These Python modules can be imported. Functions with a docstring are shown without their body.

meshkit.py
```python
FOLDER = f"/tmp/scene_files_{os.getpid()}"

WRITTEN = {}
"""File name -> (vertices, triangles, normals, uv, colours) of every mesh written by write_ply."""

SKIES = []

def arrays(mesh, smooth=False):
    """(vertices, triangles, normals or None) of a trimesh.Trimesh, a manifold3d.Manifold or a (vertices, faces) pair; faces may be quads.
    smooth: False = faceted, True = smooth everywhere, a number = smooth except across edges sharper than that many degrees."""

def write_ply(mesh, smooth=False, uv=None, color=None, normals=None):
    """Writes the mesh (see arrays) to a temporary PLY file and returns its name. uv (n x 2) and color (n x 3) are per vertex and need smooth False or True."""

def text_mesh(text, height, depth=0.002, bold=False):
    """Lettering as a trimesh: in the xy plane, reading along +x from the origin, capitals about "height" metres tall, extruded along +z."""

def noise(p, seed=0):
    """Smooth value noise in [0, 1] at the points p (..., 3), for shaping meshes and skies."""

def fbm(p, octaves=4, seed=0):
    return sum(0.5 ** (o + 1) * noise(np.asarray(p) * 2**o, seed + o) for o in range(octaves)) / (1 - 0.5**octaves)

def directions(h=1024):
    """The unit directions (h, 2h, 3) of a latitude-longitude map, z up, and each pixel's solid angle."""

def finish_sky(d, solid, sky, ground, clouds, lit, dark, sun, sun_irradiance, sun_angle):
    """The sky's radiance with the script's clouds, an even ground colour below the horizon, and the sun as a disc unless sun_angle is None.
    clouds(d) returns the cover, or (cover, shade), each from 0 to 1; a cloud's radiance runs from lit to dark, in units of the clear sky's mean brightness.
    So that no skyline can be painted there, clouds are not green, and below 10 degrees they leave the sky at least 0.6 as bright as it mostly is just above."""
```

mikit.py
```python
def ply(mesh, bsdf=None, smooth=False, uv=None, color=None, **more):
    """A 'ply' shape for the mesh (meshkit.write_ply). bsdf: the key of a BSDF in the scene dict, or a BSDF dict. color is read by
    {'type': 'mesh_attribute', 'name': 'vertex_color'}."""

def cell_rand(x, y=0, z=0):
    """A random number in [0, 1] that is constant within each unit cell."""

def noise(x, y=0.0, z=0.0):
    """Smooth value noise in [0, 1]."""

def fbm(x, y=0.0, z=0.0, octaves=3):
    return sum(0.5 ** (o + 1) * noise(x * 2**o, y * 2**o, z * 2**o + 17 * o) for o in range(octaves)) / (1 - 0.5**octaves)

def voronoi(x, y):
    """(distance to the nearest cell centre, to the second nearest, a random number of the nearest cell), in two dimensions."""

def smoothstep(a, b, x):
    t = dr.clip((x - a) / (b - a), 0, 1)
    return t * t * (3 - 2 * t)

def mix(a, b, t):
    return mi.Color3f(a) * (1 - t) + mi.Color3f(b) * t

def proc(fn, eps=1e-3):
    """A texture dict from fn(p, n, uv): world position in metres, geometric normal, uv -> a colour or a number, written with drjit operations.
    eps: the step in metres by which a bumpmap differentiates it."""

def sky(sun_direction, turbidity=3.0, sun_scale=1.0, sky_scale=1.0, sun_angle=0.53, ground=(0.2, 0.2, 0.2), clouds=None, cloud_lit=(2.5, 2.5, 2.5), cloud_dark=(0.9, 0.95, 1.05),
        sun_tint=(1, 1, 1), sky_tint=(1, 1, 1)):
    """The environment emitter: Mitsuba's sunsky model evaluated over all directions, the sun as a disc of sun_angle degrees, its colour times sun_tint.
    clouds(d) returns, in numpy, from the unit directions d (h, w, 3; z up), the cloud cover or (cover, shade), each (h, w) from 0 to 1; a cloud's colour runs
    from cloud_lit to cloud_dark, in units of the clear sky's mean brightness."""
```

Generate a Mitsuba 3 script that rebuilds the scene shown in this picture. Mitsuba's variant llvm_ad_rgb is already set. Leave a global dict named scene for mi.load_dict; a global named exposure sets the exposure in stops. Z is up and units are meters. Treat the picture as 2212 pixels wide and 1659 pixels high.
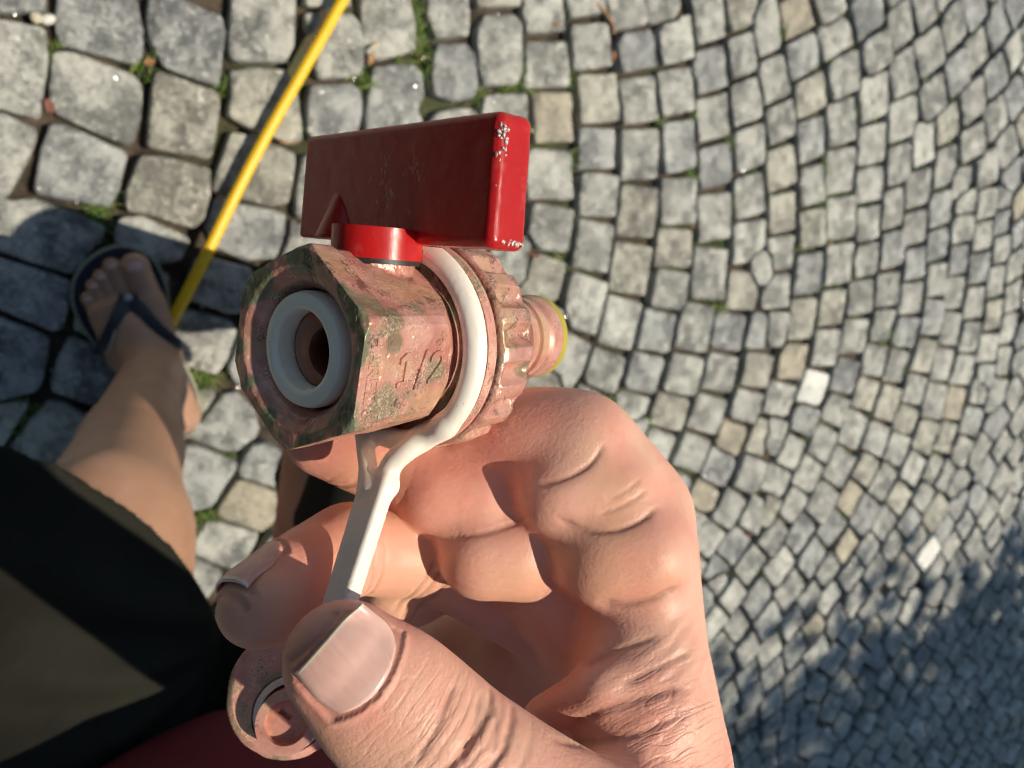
import math, random
import numpy as np, trimesh, manifold3d as m3, drjit as dr, mitsuba as mi, mikit, meshkit
from scipy.ndimage import map_coordinates, gaussian_filter1d
from scipy.spatial import cKDTree
import shapely
from shapely.geometry import Polygon, Point

scene, labels = {}, {}
T4 = mi.ScalarTransform4f
rng = np.random.default_rng(7)

# ---------------------------------------------------------------- camera, sun, exposure
F = 1533.0 / 2212.0                      # focal length over picture width (a phone's main field of view)
TILT, ROLL = math.radians(33.2), math.radians(22.5)
UP = np.array([math.sin(TILT) * math.cos(ROLL), math.sin(TILT) * math.sin(ROLL), -math.cos(TILT)])   # world up seen by the held phone
FACE = np.array([0, -1, 0.0]) + UP * UP[1]
FACE /= np.linalg.norm(FACE)
RIGHT = np.cross(FACE, UP)
CAM_H = 1.05
M3 = np.stack([RIGHT, FACE, UP])         # phone axes (x right, y down, z ahead) -> world (x, y, z up)


def W(p):
    return np.asarray(p, float) @ M3.T + np.array([0, 0, CAM_H])


def P(x, y, z):
    """A point z metres ahead of the phone; x, y in units of a 2212 wide view."""
    return np.array([(x - 1106) / 1533 * z, (y - 829.5) / 1533 * z, z])


def PH(x, y, h=0.0):
    """The point at height h along that line of sight."""
    d = np.array([(x - 1106) / 1533, (y - 829.5) / 1533, 1.0])
    return d * ((h - CAM_H) / (d @ UP))


eye, ahead, top = W([0, 0, 0]), W([0, 0, 1.0]), M3 @ np.array([0, -1.0, 0])
scene['camera'] = {
    'type': 'thinlens', 'fov': math.degrees(2 * math.atan(0.5 / F)), 'fov_axis': 'x', 'near_clip': 0.01, 'far_clip': 500.0,
    'aperture_radius': 0.00050, 'focus_distance': 0.118,
    'to_world': T4().look_at(origin=eye.tolist(), target=ahead.tolist(), up=top.tolist()),
}
ELEV = math.radians(66.5)
P1, P2 = PH(560, 635), PH(0, 540)        # a shadow edge lying on the ground gives the sun's bearing
AZ = (P1 - P2) / np.linalg.norm(P1 - P2)
SUN_C = math.cos(ELEV) * AZ + math.sin(ELEV) * UP
SUN = M3 @ SUN_C
scene['sky'] = mikit.sky(SUN.tolist(), turbidity=3, ground=(0.25, 0.24, 0.22), sky_scale=0.82, sun_tint=(0.93, 1.0, 1.05), sky_tint=(1.0, 0.96, 0.84))
exposure = 1.78


# ---------------------------------------------------------------- helpers
def put(key, mesh, mat, smooth=False, color=None, cam=True, **lab):
    """One entry of the scene; meshes made in phone axes are carried to the world."""
    if hasattr(mesh, 'to_mesh'):
        m = mesh.to_mesh()
        mesh = trimesh.Trimesh(np.array(m.vert_properties[:, :3], float), np.array(m.tri_verts), process=False)
    if isinstance(mesh, tuple):
        v, f = np.asarray(mesh[0], float), np.asarray(mesh[1], int)
        if f.shape[1] == 4:
            f = np.vstack([f[:, [0, 1, 2]], f[:, [0, 2, 3]]])
        mesh = trimesh.Trimesh(v, f, process=False)
    else:
        mesh = mesh.copy()
    if cam:
        mesh.vertices = W(mesh.vertices)
    scene[key] = mikit.ply(mesh, mat, smooth=smooth, color=color)
    if lab:
        labels[key] = lab
    return key


def unit(v):
    v = np.asarray(v, float)
    return v / np.linalg.norm(v)


def fbm(p, freq, octaves=3, seed=0.0):
    """Numpy value noise, about -1..1."""
    p = np.asarray(p, float) * freq + seed * 13.7
    tot, amp, nrm = np.zeros(p.shape[:-1]), 1.0, 0.0
    for o in range(octaves):
        q = p * 2 ** o + 31.7 * o
        i = np.floor(q).astype(np.int64)
        t = q - i
        t = t * t * (3 - 2 * t)
        acc = 0.0
        for dx in (0, 1):
            for dy in (0, 1):
                for dz in (0, 1):
                    h = ((i[..., 0] + dx) * 374761393 + (i[..., 1] + dy) * 668265263 + (i[..., 2] + dz) * 1442695041) & 0xFFFFFFFF
                    h = ((h ^ (h >> 13)) * 1274126177) & 0xFFFFFFFF
                    r = ((h ^ (h >> 16)) & 0xFFFFFF) / 16777215.0 * 2 - 1
                    w = (t[..., 0] if dx else 1 - t[..., 0]) * (t[..., 1] if dy else 1 - t[..., 1]) * (t[..., 2] if dz else 1 - t[..., 2])
                    acc = acc + r * w
        tot += acc * amp
        nrm += amp
        amp *= 0.5
    return tot / nrm


def smin(a, b, k):
    if k <= 0:
        return np.minimum(a, b)
    h = np.clip(0.5 + 0.5 * (b - a) / k, 0, 1)
    return b + (a - b) * h - k * h * (1 - h)


class Field:
    """A signed distance field on a grid, meshed by surface nets."""

    def __init__(self, lo, hi, h):
        self.lo, self.h = np.asarray(lo, float), h
        self.n = np.ceil((np.asarray(hi) - self.lo) / h).astype(int) + 1
        self.f = np.full(self.n, 1.0, np.float32)
        self.ax = [(self.lo[i] + h * np.arange(self.n[i])).astype(np.float32) for i in range(3)]

    def box(self, lo, hi):
        a = np.clip(np.floor((np.asarray(lo) - self.lo) / self.h).astype(int), 0, self.n - 1)
        b = np.clip(np.ceil((np.asarray(hi) - self.lo) / self.h).astype(int) + 1, 1, self.n)
        return tuple(slice(i, max(j, i + 1)) for i, j in zip(a, b))

    def cap(self, a, b, ra, rb, k=0.002, flat=None, bump=None):
        """Union with a tapered capsule. flat = (direction, factor): squeezed that way. bump(t): added radius."""
        a, b = np.asarray(a, np.float32), np.asarray(b, np.float32)
        pad = max(ra, rb) * 1.25 + k + 3 * self.h
        sl = self.box(np.minimum(a, b) - pad, np.maximum(a, b) + pad)
        X, Y, Z = (self.ax[i][sl[i]] for i in range(3))
        ab = b - a
        L2 = max(float(ab @ ab), 1e-12)
        x, y, z = X[:, None, None] - a[0], Y[None, :, None] - a[1], Z[None, None, :] - a[2]
        t = np.clip((x * ab[0] + y * ab[1] + z * ab[2]) / L2, 0, 1)
        x, y, z = x - t * ab[0], y - t * ab[1], z - t * ab[2]
        if flat is not None:
            n, s = unit(flat[0]).astype(np.float32), 1 / flat[1] - 1
            c = (x * n[0] + y * n[1] + z * n[2]) * np.float32(s)
            x, y, z = x + c * n[0], y + c * n[1], z + c * n[2]
        r = ra + (rb - ra) * t
        if bump is not None:
            r = r + bump(t)
        d = np.sqrt(x * x + y * y + z * z) - r
        self.f[sl] = smin(self.f[sl], d.astype(np.float32), k)

    def ball(self, c, r, k=0.002, flat=None):
        self.cap(c, np.asarray(c) + 1e-6, r, r, k, flat)

    def cut(self, c, n):
        """Removes the side that n points to."""
        n = unit(n)
        d = (self.ax[0][:, None, None] - c[0]) * n[0] + (self.ax[1][None, :, None] - c[1]) * n[1] + (self.ax[2][None, None, :] - c[2]) * n[2]
        self.f = np.maximum(self.f, d.astype(np.float32))

    def at(self, p):
        q = ((np.asarray(p) - self.lo) / self.h).T
        return map_coordinates(self.f, q, order=1, mode='nearest')

    def mesh(self):
        f, n = self.f, self.n
        s = f < 0
        act = np.zeros(n - 1, np.int8)
        for dx in (0, 1):
            for dy in (0, 1):
                for dz in (0, 1):
                    act += s[dx:n[0] - 1 + dx, dy:n[1] - 1 + dy, dz:n[2] - 1 + dz]
        c = np.argwhere((act > 0) & (act < 8))
        idx = np.full(n - 1, -1, np.int32)
        idx[c[:, 0], c[:, 1], c[:, 2]] = np.arange(len(c))
        tot, cnt = np.zeros((len(c), 3)), np.zeros(len(c))
        cor = [(i, j, k) for i in (0, 1) for j in (0, 1) for k in (0, 1)]
        val = {o: f[c[:, 0] + o[0], c[:, 1] + o[1], c[:, 2] + o[2]].astype(float) for o in cor}
        for o in cor:
            for axis in range(3):
                if o[axis] == 0:
                    o2 = tuple(o[i] + (i == axis) for i in range(3))
                    a, b = val[o], val[o2]
                    m = (a < 0) != (b < 0)
                    t = np.where(m, a / np.where(m, a - b, 1), 0)
                    pt = np.repeat(np.array([o], float), len(c), 0)
                    pt[:, axis] += t
                    tot += pt * m[:, None]
                    cnt += m
        v = self.lo + (c + tot / cnt[:, None]) * self.h
        quads = []
        for axis in range(3):
            u, w = (axis + 1) % 3, (axis + 2) % 3
            a = [slice(None)] * 3
            b = [slice(None)] * 3
            a[axis], b[axis] = slice(0, -1), slice(1, None)
            e = np.argwhere(s[tuple(a)] != s[tuple(b)])
            e = e[(e[:, u] > 0) & (e[:, w] > 0) & (e[:, u] < n[u] - 1) & (e[:, w] < n[w] - 1)]
            q = []
            for du, dw in ((1, 1), (0, 1), (0, 0), (1, 0)):
                g = e.copy()
                g[:, u] -= du
                g[:, w] -= dw
                q.append(idx[g[:, 0], g[:, 1], g[:, 2]])
            q = np.stack(q, 1)
            flip = ~s[e[:, 0], e[:, 1], e[:, 2]]
            q[flip] = q[flip][:, ::-1]
            quads.append(q)
        q = np.vstack(quads)
        return v, np.vstack([q[:, [0, 1, 2]], q[:, [0, 2, 3]]])


def vnormals(v, f):
    n = np.zeros_like(v)
    fn = np.cross(v[f[:, 1]] - v[f[:, 0]], v[f[:, 2]] - v[f[:, 0]])
    for k in range(3):
        np.add.at(n, f[:, k], fn)
    return n / np.maximum(np.linalg.norm(n, axis=1, keepdims=True), 1e-20)


def smooth_mesh(v, f, rounds=3, lam=0.5):
    e = np.unique(np.sort(np.vstack([f[:, [0, 1]], f[:, [1, 2]], f[:, [2, 0]]]), 1), axis=0)
    deg = np.zeros(len(v))
    np.add.at(deg, e.ravel(), 1)
    for i in range(rounds):
        for l in (lam, -lam * 1.04):
            acc = np.zeros_like(v)
            np.add.at(acc, e[:, 0], v[e[:, 1]])
            np.add.at(acc, e[:, 1], v[e[:, 0]])
            v = v + l * (acc / deg[:, None] - v)
    return v


def relax(v, f, rounds, lam=0.5):
    """Plain averaging with the neighbours."""
    from scipy.sparse import coo_matrix, diags
    e = np.vstack([f[:, [0, 1]], f[:, [1, 2]], f[:, [2, 0]]])
    A = coo_matrix((np.ones(2 * len(e)), (np.r_[e[:, 0], e[:, 1]], np.r_[e[:, 1], e[:, 0]])), shape=(len(v), len(v))).tocsr()
    A.data[:] = 1
    A = diags(1 / np.maximum(np.asarray(A.sum(1)).ravel(), 1)) @ A
    for i in range(rounds):
        v = v + lam * (A @ v - v)
    return v


def sweep(path, rx, ry, up, sides=20, cap=True):
    """A tube of elliptical section along a polyline; rx lies across, ry along 'up'."""
    p = np.asarray(path, float)
    n = len(p)
    rx, ry = np.broadcast_to(rx, n), np.broadcast_to(ry, n)
    t = np.gradient(p, axis=0)
    t /= np.linalg.norm(t, axis=1, keepdims=True)
    up = np.broadcast_to(np.asarray(up, float), (n, 3))
    a = np.cross(t, up)
    a /= np.linalg.norm(a, axis=1, keepdims=True)
    b = np.cross(a, t)
    th = np.arange(sides) * 2 * np.pi / sides
    v = p[:, None] + rx[:, None, None] * np.cos(th)[None, :, None] * a[:, None] + ry[:, None, None] * np.sin(th)[None, :, None] * b[:, None]
    i, j = np.meshgrid(np.arange(n - 1), np.arange(sides), indexing='ij')
    q = np.stack([i * sides + j, i * sides + (j + 1) % sides, (i + 1) * sides + (j + 1) % sides, (i + 1) * sides + j], -1).reshape(-1, 4)
    v = v.reshape(-1, 3)
    f = np.vstack([q[:, [0, 1, 2]], q[:, [0, 2, 3]]])
    if cap:
        k = len(v)
        v = np.vstack([v, p[:1], p[-1:]])
        j = np.arange(sides)
        f = np.vstack([f, np.stack([j * 0 + k, (j + 1) % sides, j], 1), np.stack([j * 0 + k + 1, (n - 1) * sides + j, (n - 1) * sides + (j + 1) % sides], 1)])
    m = trimesh.Trimesh(v, f, process=False)
    if m.volume < 0:
        m.invert()
    return m


def spline(pts, n):
    from scipy.interpolate import CubicSpline
    pts = np.asarray(pts, float)
    s = np.r_[0, np.cumsum(np.linalg.norm(np.diff(pts[:, :3], axis=0), axis=1))]
    return CubicSpline(s, pts)(np.linspace(0, s[-1], n))


def lathe(prof, sides=64):
    """Closed profile of (axial z, radius) turned round z."""
    prof = np.asarray(prof, float)
    n, th = len(prof), np.arange(sides) * 2 * np.pi / sides
    v = np.stack([prof[:, None, 1] * np.cos(th), prof[:, None, 1] * np.sin(th), np.repeat(prof[:, :1], sides, 1)], -1).reshape(-1, 3)
    i, j = np.meshgrid(np.arange(n), np.arange(sides), indexing='ij')
    i2 = (i + 1) % n
    q = np.stack([i * sides + j, i * sides + (j + 1) % sides, i2 * sides + (j + 1) % sides, i2 * sides + j], -1).reshape(-1, 4)
    m = trimesh.Trimesh(v, np.vstack([q[:, [0, 1, 2]], q[:, [0, 2, 3]]]), process=False)
    if m.volume < 0:
        m.invert()
    return m


def man(m):
    m = trimesh.Trimesh(m.vertices, m.faces, process=True)
    m.merge_vertices()
    return m3.Manifold(m3.Mesh(np.asarray(m.vertices, np.float32), np.asarray(m.faces, np.uint32)))


def frame(o, ex, ey, ez):
    """Local -> phone axes."""
    B = np.stack([ex, ey, ez])
    return lambda v: np.asarray(v, float) @ B + o


def tm(x):
    if hasattr(x, 'to_mesh'):
        m = x.to_mesh()
        x = trimesh.Trimesh(np.array(m.vert_properties[:, :3], float), np.array(m.tri_verts), process=False)
    return x

VO = P(637, 757, 0.110)                                   # the valve: middle of its open end
VA = unit([0.574, -0.088, 0.819])                         # along its pipe, away from the viewer


# ---------------------------------------------------------------- materials
def mat(key, base, rough=0.6, **kw):
    d = {'type': 'principled', 'base_color': base if isinstance(base, dict) else {'type': 'rgb', 'value': list(base)}, 'roughness': rough, **kw}
    bump = d.pop('bump', None)
    if bump:
        d = {'type': 'bumpmap', 'arbitrary': mikit.proc(bump[0], eps=bump[1]), 'scale': bump[2], 'bsdf': d}
    scene[key] = {'type': 'twosided', 'bsdf': d}
    return key


n3, fb, ss, mx = mikit.noise, mikit.fbm, mikit.smoothstep, mikit.mix


def stone_fn(lo, hi, seed):
    def fn(p, n, uv):
        a = fb(p.x * 55 + seed, p.y * 55, p.z * 55, octaves=3)
        g = n3(p.x * 420, p.y * 420 + seed, p.z * 420)
        big = n3(p.x * 16, p.y * 16 + seed, 3.0)
        t = ss(0.25, 0.75, a * 0.62 + g * 0.38 + (big - 0.5) * 0.25)
        c = mx(lo, hi, t)
        c = mx(c, (0.05, 0.05, 0.05), ss(0.76, 0.9, n3(p.x * 300 + 9, p.y * 300, p.z * 300 + seed)) * 0.55)
        return mx(c, (0.62, 0.60, 0.54), ss(0.74, 0.9, n3(p.x * 240, p.y * 240 + 40, p.z * 240 + seed)) * 0.6)
    return fn


def stone_bump(p, n, uv):
    return fb(p.x * 130, p.y * 130, p.z * 130, octaves=3)


STONES = [
    ('granite_grey', (0.105, 0.108, 0.104), (0.41, 0.41, 0.372)),
    ('granite_blue', (0.095, 0.101, 0.104), (0.36, 0.367, 0.352)),
    ('granite_warm', (0.118, 0.115, 0.099), (0.42, 0.41, 0.345)),
    ('granite_pale', (0.135, 0.138, 0.128), (0.48, 0.48, 0.432)),
    ('granite_tan', (0.19, 0.172, 0.135), (0.40, 0.36, 0.275)),
    ('granite_white', (0.48, 0.48, 0.44), (0.70, 0.69, 0.65)),
]
for i, (k, lo, hi) in enumerate(STONES):
    mat(k, mikit.proc(stone_fn(lo, hi, 17.0 * i)), 0.72, specular=0.4, bump=(stone_bump, 6e-4, 0.0035))


scene['mica'] = {'type': 'twosided', 'bsdf': {'type': 'roughconductor', 'material': 'Al', 'alpha': 0.09}}


def dirt_fn(p, n, uv):
    a = fb(p.x * 40, p.y * 40, 0.0, octaves=3)
    g = n3(p.x * 700, p.y * 700, 0.0)
    c = mx((0.018, 0.014, 0.010), (0.085, 0.062, 0.042), ss(0.3, 0.75, a * 0.6 + g * 0.4))
    return mx(c, (0.05, 0.075, 0.02), ss(0.55, 0.75, n3(p.x * 9 + 5, p.y * 9, 1.0)) * 0.5)


mat('joint_dirt', mikit.proc(dirt_fn), 0.95)


def far_fn(p, n, uv):
    a, b, c = mikit.voronoi(p.x * 12, p.y * 12)
    return mx((0.03, 0.025, 0.02), mx((0.17, 0.17, 0.16), (0.28, 0.275, 0.25), c), ss(0.04, 0.14, b - a))


mat('far_cobbles', mikit.proc(far_fn), 0.85)


def verdigris(seed, green, dark, face=0.0):
    """Old brass: pink copper skin, green verdigris, black grime, bright worn grains; the cut end is greener."""
    wa, wo = M3 @ VA, W(VO)

    def fn(p, n, uv):
        x, y, z = p.x * 1000 + seed, p.y * 1000, p.z * 1000
        along = ((p.x - float(wo[0])) * float(wa[0]) + (p.y - float(wo[1])) * float(wa[1]) + (p.z - float(wo[2])) * float(wa[2])) * 1000
        end = ss(1.6, 0.2, along) * face if face else 0.0
        f1 = fb(x * 0.35, y * 0.35, z * 0.35, octaves=3)
        base = mx((0.50, 0.215, 0.165), (0.64, 0.33, 0.26), ss(0.2, 0.75, f1))
        base = mx(base, (0.56, 0.37, 0.20), ss(0.58, 0.75, n3(x * 0.16 + 7, y * 0.16, z * 0.16)) * 0.5)
        gr = fb(x * 0.20 + 31, y * 0.20, z * 0.20, octaves=4)
        base = mx(base, mx((0.105, 0.135, 0.06), (0.19, 0.27, 0.17), n3(x * 0.5, y * 0.5, z * 0.5 + 3)), ss(green - 0.12 * end, green + 0.16 - 0.12 * end, gr) * (0.65 + 0.2 * end))
        bk = fb(x * 0.28 + 77, y * 0.28 + 5, z * 0.28, octaves=4)
        base = mx(base, (0.045, 0.033, 0.028), ss(dark, dark + 0.16, bk + (n3(x * 3.1, y * 3.1, z * 3.1) - 0.5) * 0.30) * 0.6)
        gold = ss(0.50, 0.74, n3(x * 4.6, y * 4.6, z * 4.6 + 9)) * ss(0.40, 0.62, n3(x * 0.25, y * 0.25 + 40, z * 0.25)) * (1 - end)
        return mx(base, (0.74, 0.62, 0.44), gold * 0.42)
    return fn


def grain_bump(p, n, uv):
    x, y, z = p.x * 1000, p.y * 1000, p.z * 1000
    return fb(x * 2.2, y * 2.2, z * 2.2, octaves=2) * 0.7 + n3(x * 0.7, y * 0.7, z * 0.7)


mat('old_brass', mikit.proc(verdigris(0.0, 0.55, 0.60, 1.0)), 0.40, metallic=0.42, specular=0.5, bump=(grain_bump, 1.2e-4, 0.00022))
mat('green_brass', mikit.proc(verdigris(50.0, 0.50, 0.60)), 0.5, metallic=0.15, specular=0.5, bump=(grain_bump, 1.2e-4, 0.00010))
mat('tail_brass', mikit.proc(verdigris(90.0, 0.70, 0.72)), 0.42, metallic=0.25, specular=0.5)
mat('rim_brass', (0.50, 0.42, 0.05), 0.4, metallic=0.3)
mat('dark_rubber', (0.022, 0.018, 0.016), 0.5)
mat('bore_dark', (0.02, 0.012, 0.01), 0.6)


def ball_fn(p, n, uv):
    x, y, z = p.x * 1000, p.y * 1000, p.z * 1000
    c = mx((0.40, 0.14, 0.085), (0.46, 0.19, 0.13), fb(x * 0.3, y * 0.3, z * 0.3))
    return mx(c, (0.16, 0.26, 0.19), ss(0.62, 0.7, fb(x * 0.16 + 11, y * 0.16, z * 0.16, octaves=3)))


mat('ball_brass', mikit.proc(ball_fn), 0.35, metallic=0.3)


SCUFF = W(P(905, 420, .1225))


def red_fn(p, n, uv):
    x, y, z = p.x * 1000, p.y * 1000, p.z * 1000
    c = mx((0.36, 0.007, 0.007), (0.42, 0.011, 0.010), fb(x * 0.2, y * 0.2, z * 0.2))
    d = dr.sqrt(dr.square(p.x - float(SCUFF[0])) + dr.square(p.y - float(SCUFF[1])) + dr.square(p.z - float(SCUFF[2]))) * 1000
    rub = ss(0.50, 0.72, fb(x * 0.5 + 4, y * 0.5, z * 0.5, octaves=4)) * ss(0.35, 0.75, n3(x * 1.6, y * 1.6, z * 1.6)) * (0.08 + 0.5 * ss(12.0, 3.0, d))
    return mx(c, (0.50, 0.30, 0.26), rub)


def red_bump(p, n, uv):
    x, y, z = p.x * 1000, p.y * 1000, p.z * 1000
    return fb(x * 0.45, y * 0.45, z * 0.45, octaves=2)


mat('red_paint', mikit.proc(red_fn), 0.30, specular=0.4, clearcoat=0.1, clearcoat_gloss=0.9, bump=(red_bump, 2e-4, 0.00005))
mat('chip_metal', (0.62, 0.50, 0.46), 0.45, metallic=0.4)


def white_fn(p, n, uv):
    x, y, z = p.x * 1000, p.y * 1000, p.z * 1000
    c = mx((0.74, 0.70, 0.61), (0.80, 0.765, 0.68), fb(x * 0.15, y * 0.15, z * 0.15))
    return mx(c, (0.33, 0.27, 0.2), ss(0.93, 0.97, n3(x * 1.3, y * 1.3, z * 1.3)) * 0.6)


mat('white_plastic', mikit.proc(white_fn), 0.34, specular=0.55)
mat("seal_white", (0.86, 0.80, 0.64), 0.4, specular=0.5)


WEB_C = W(P(1440, 1590, .132))
WEB_D = M3 @ unit(P(1480, 1470, .132) - P(1300, 1560, .132))
WEB_Q = np.cross(WEB_D, M3 @ unit(P(1440, 1590, 1.0)))
THB_C = W(P(935, 1600, .101))
THB_E = M3 @ unit(P(742, 1426, .1065) - P(922, 1588, .110))
THB_B = np.cross(THB_E, M3 @ unit(P(900, 1560, 1.0)))


def skin_bump(p, n, uv):
    x, y, z = p.x * 1000, p.y * 1000, p.z * 1000
    a = fb(x * 2.2, y * 2.2, z * 2.2, octaves=2)

    def lin(v):
        return x * float(v[0]) + y * float(v[1]) + z * float(v[2])

    def dist(c):
        return dr.sqrt(dr.square(p.x - float(c[0])) + dr.square(p.y - float(c[1])) + dr.square(p.z - float(c[2]))) * 1000
    q, al = lin(WEB_Q), lin(WEB_D)
    w = n3(q * 0.95 + 0.9 * n3(x * .3, y * .3, z * .3), al * 0.16, 3.0)
    w2 = n3(q * 1.7 + 0.6 * n3(x * .5, y * .5, z * .5 + 4), al * 0.28, 7.0)
    line = ss(0.12, 0.0, dr.abs(w - 0.5)) + 0.5 * ss(0.14, 0.0, dr.abs(w2 - 0.5))
    web = ss(24.0, 9.0, dist(WEB_C))
    tq, tb = lin(THB_E), lin(THB_B)
    k = ss(0.11, 0.0, dr.abs(n3(tq * 1.15 + 0.7 * n3(x * .4, y * .4, z * .4), tb * 0.20, 2.0) - 0.5)) + 0.5 * ss(0.12, 0.0, dr.abs(n3(tq * 1.9, tb * 0.4 + 0.5 * n3(x, y, z), 9.0) - 0.5))
    kn = ss(15.0, 7.0, dist(THB_C))
    cell_ = ss(0.05, 0.0, dr.abs(n3(x * 1.1 + y * 0.4, y * 1.1 - z * 0.6, z * 1.6) - 0.5))
    return a * 0.6 - line * 1.0 * web - k * 0.5 * kn - cell_ * 0.12


mat('skin', {'type': 'mesh_attribute', 'name': 'vertex_color'}, 0.47, specular=0.36, bump=(skin_bump, 1.0e-4, 0.00011))
mat('skin_leg', {'type': 'mesh_attribute', 'name': 'vertex_color'}, 0.5, specular=0.35)


def nail_fn(p, n, uv):
    x, y, z = p.x * 1000, p.y * 1000, p.z * 1000
    c = mx((0.62, 0.36, 0.30), (0.70, 0.45, 0.38), fb(x * 0.3, y * 0.3, z * 0.3))
    return c


mat('nail', {'type': 'mesh_attribute', 'name': 'vertex_color'}, 0.30, specular=0.6)


def olive_fn(p, n, uv):
    w = n3(p.x * 1500, p.y * 1500, p.z * 1500)
    return mx((0.013, 0.0128, 0.0092), (0.022, 0.0212, 0.0155), fb(p.x * 30, p.y * 30, p.z * 30) * 0.6 + w * 0.4)


mat('phone_black', (0.012, 0.012, 0.014), 0.3)
mat('olive_cloth', mikit.proc(olive_fn), 0.9, specular=0.15)
mat('red_cloth', (0.13, 0.008, 0.012), 0.85, sheen=0.4)
mat('navy_rubber', (0.008, 0.011, 0.022), 0.5, specular=0.3)
mat('sole_edge', (0.30, 0.29, 0.20), 0.7)
mat('strap_navy', (0.010, 0.013, 0.022), 0.55)
mat('strap_white', (0.55, 0.54, 0.46), 0.6)
mat('stud_silver', (0.35, 0.37, 0.36), 0.4, metallic=0.6)
mat('yellow_hose', (0.80, 0.48, 0.008), 0.35, specular=0.5)
mat('pebble_white', (0.62, 0.61, 0.54), 0.6)
mat('pebble_tan', (0.50, 0.45, 0.33), 0.7)
for i, c in enumerate([(0.09, 0.16, 0.02), (0.14, 0.21, 0.03), (0.20, 0.24, 0.05)]):
    scene[f'grass_blade_{"abc"[i]}'] = {'type': 'twosided', 'bsdf': {'type': 'principled', 'base_color': {'type': 'rgb', 'value': list(c)}, 'roughness': 0.55}}
mat('leaf_brown', (0.26, 0.13, 0.055), 0.8)
mat('leaf_orange', (0.34, 0.19, 0.08), 0.7)
mat('leaf_red', (0.20, 0.07, 0.05), 0.8)
mat('leaf_beige', (0.50, 0.42, 0.30), 0.8)
mat('bark', (0.10, 0.075, 0.055), 0.9)
mat('hedge_leaf', (0.045, 0.065, 0.022), 0.6)
mat('tree_leaf', (0.06, 0.10, 0.025), 0.6)

# ---------------------------------------------------------------- cobbled pavement
K = 0.8641


def tile(ox, oy, s=3.456):
    return lambda x, y: ((ox + x / s) * K, (oy + y / s) * K)


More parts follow.
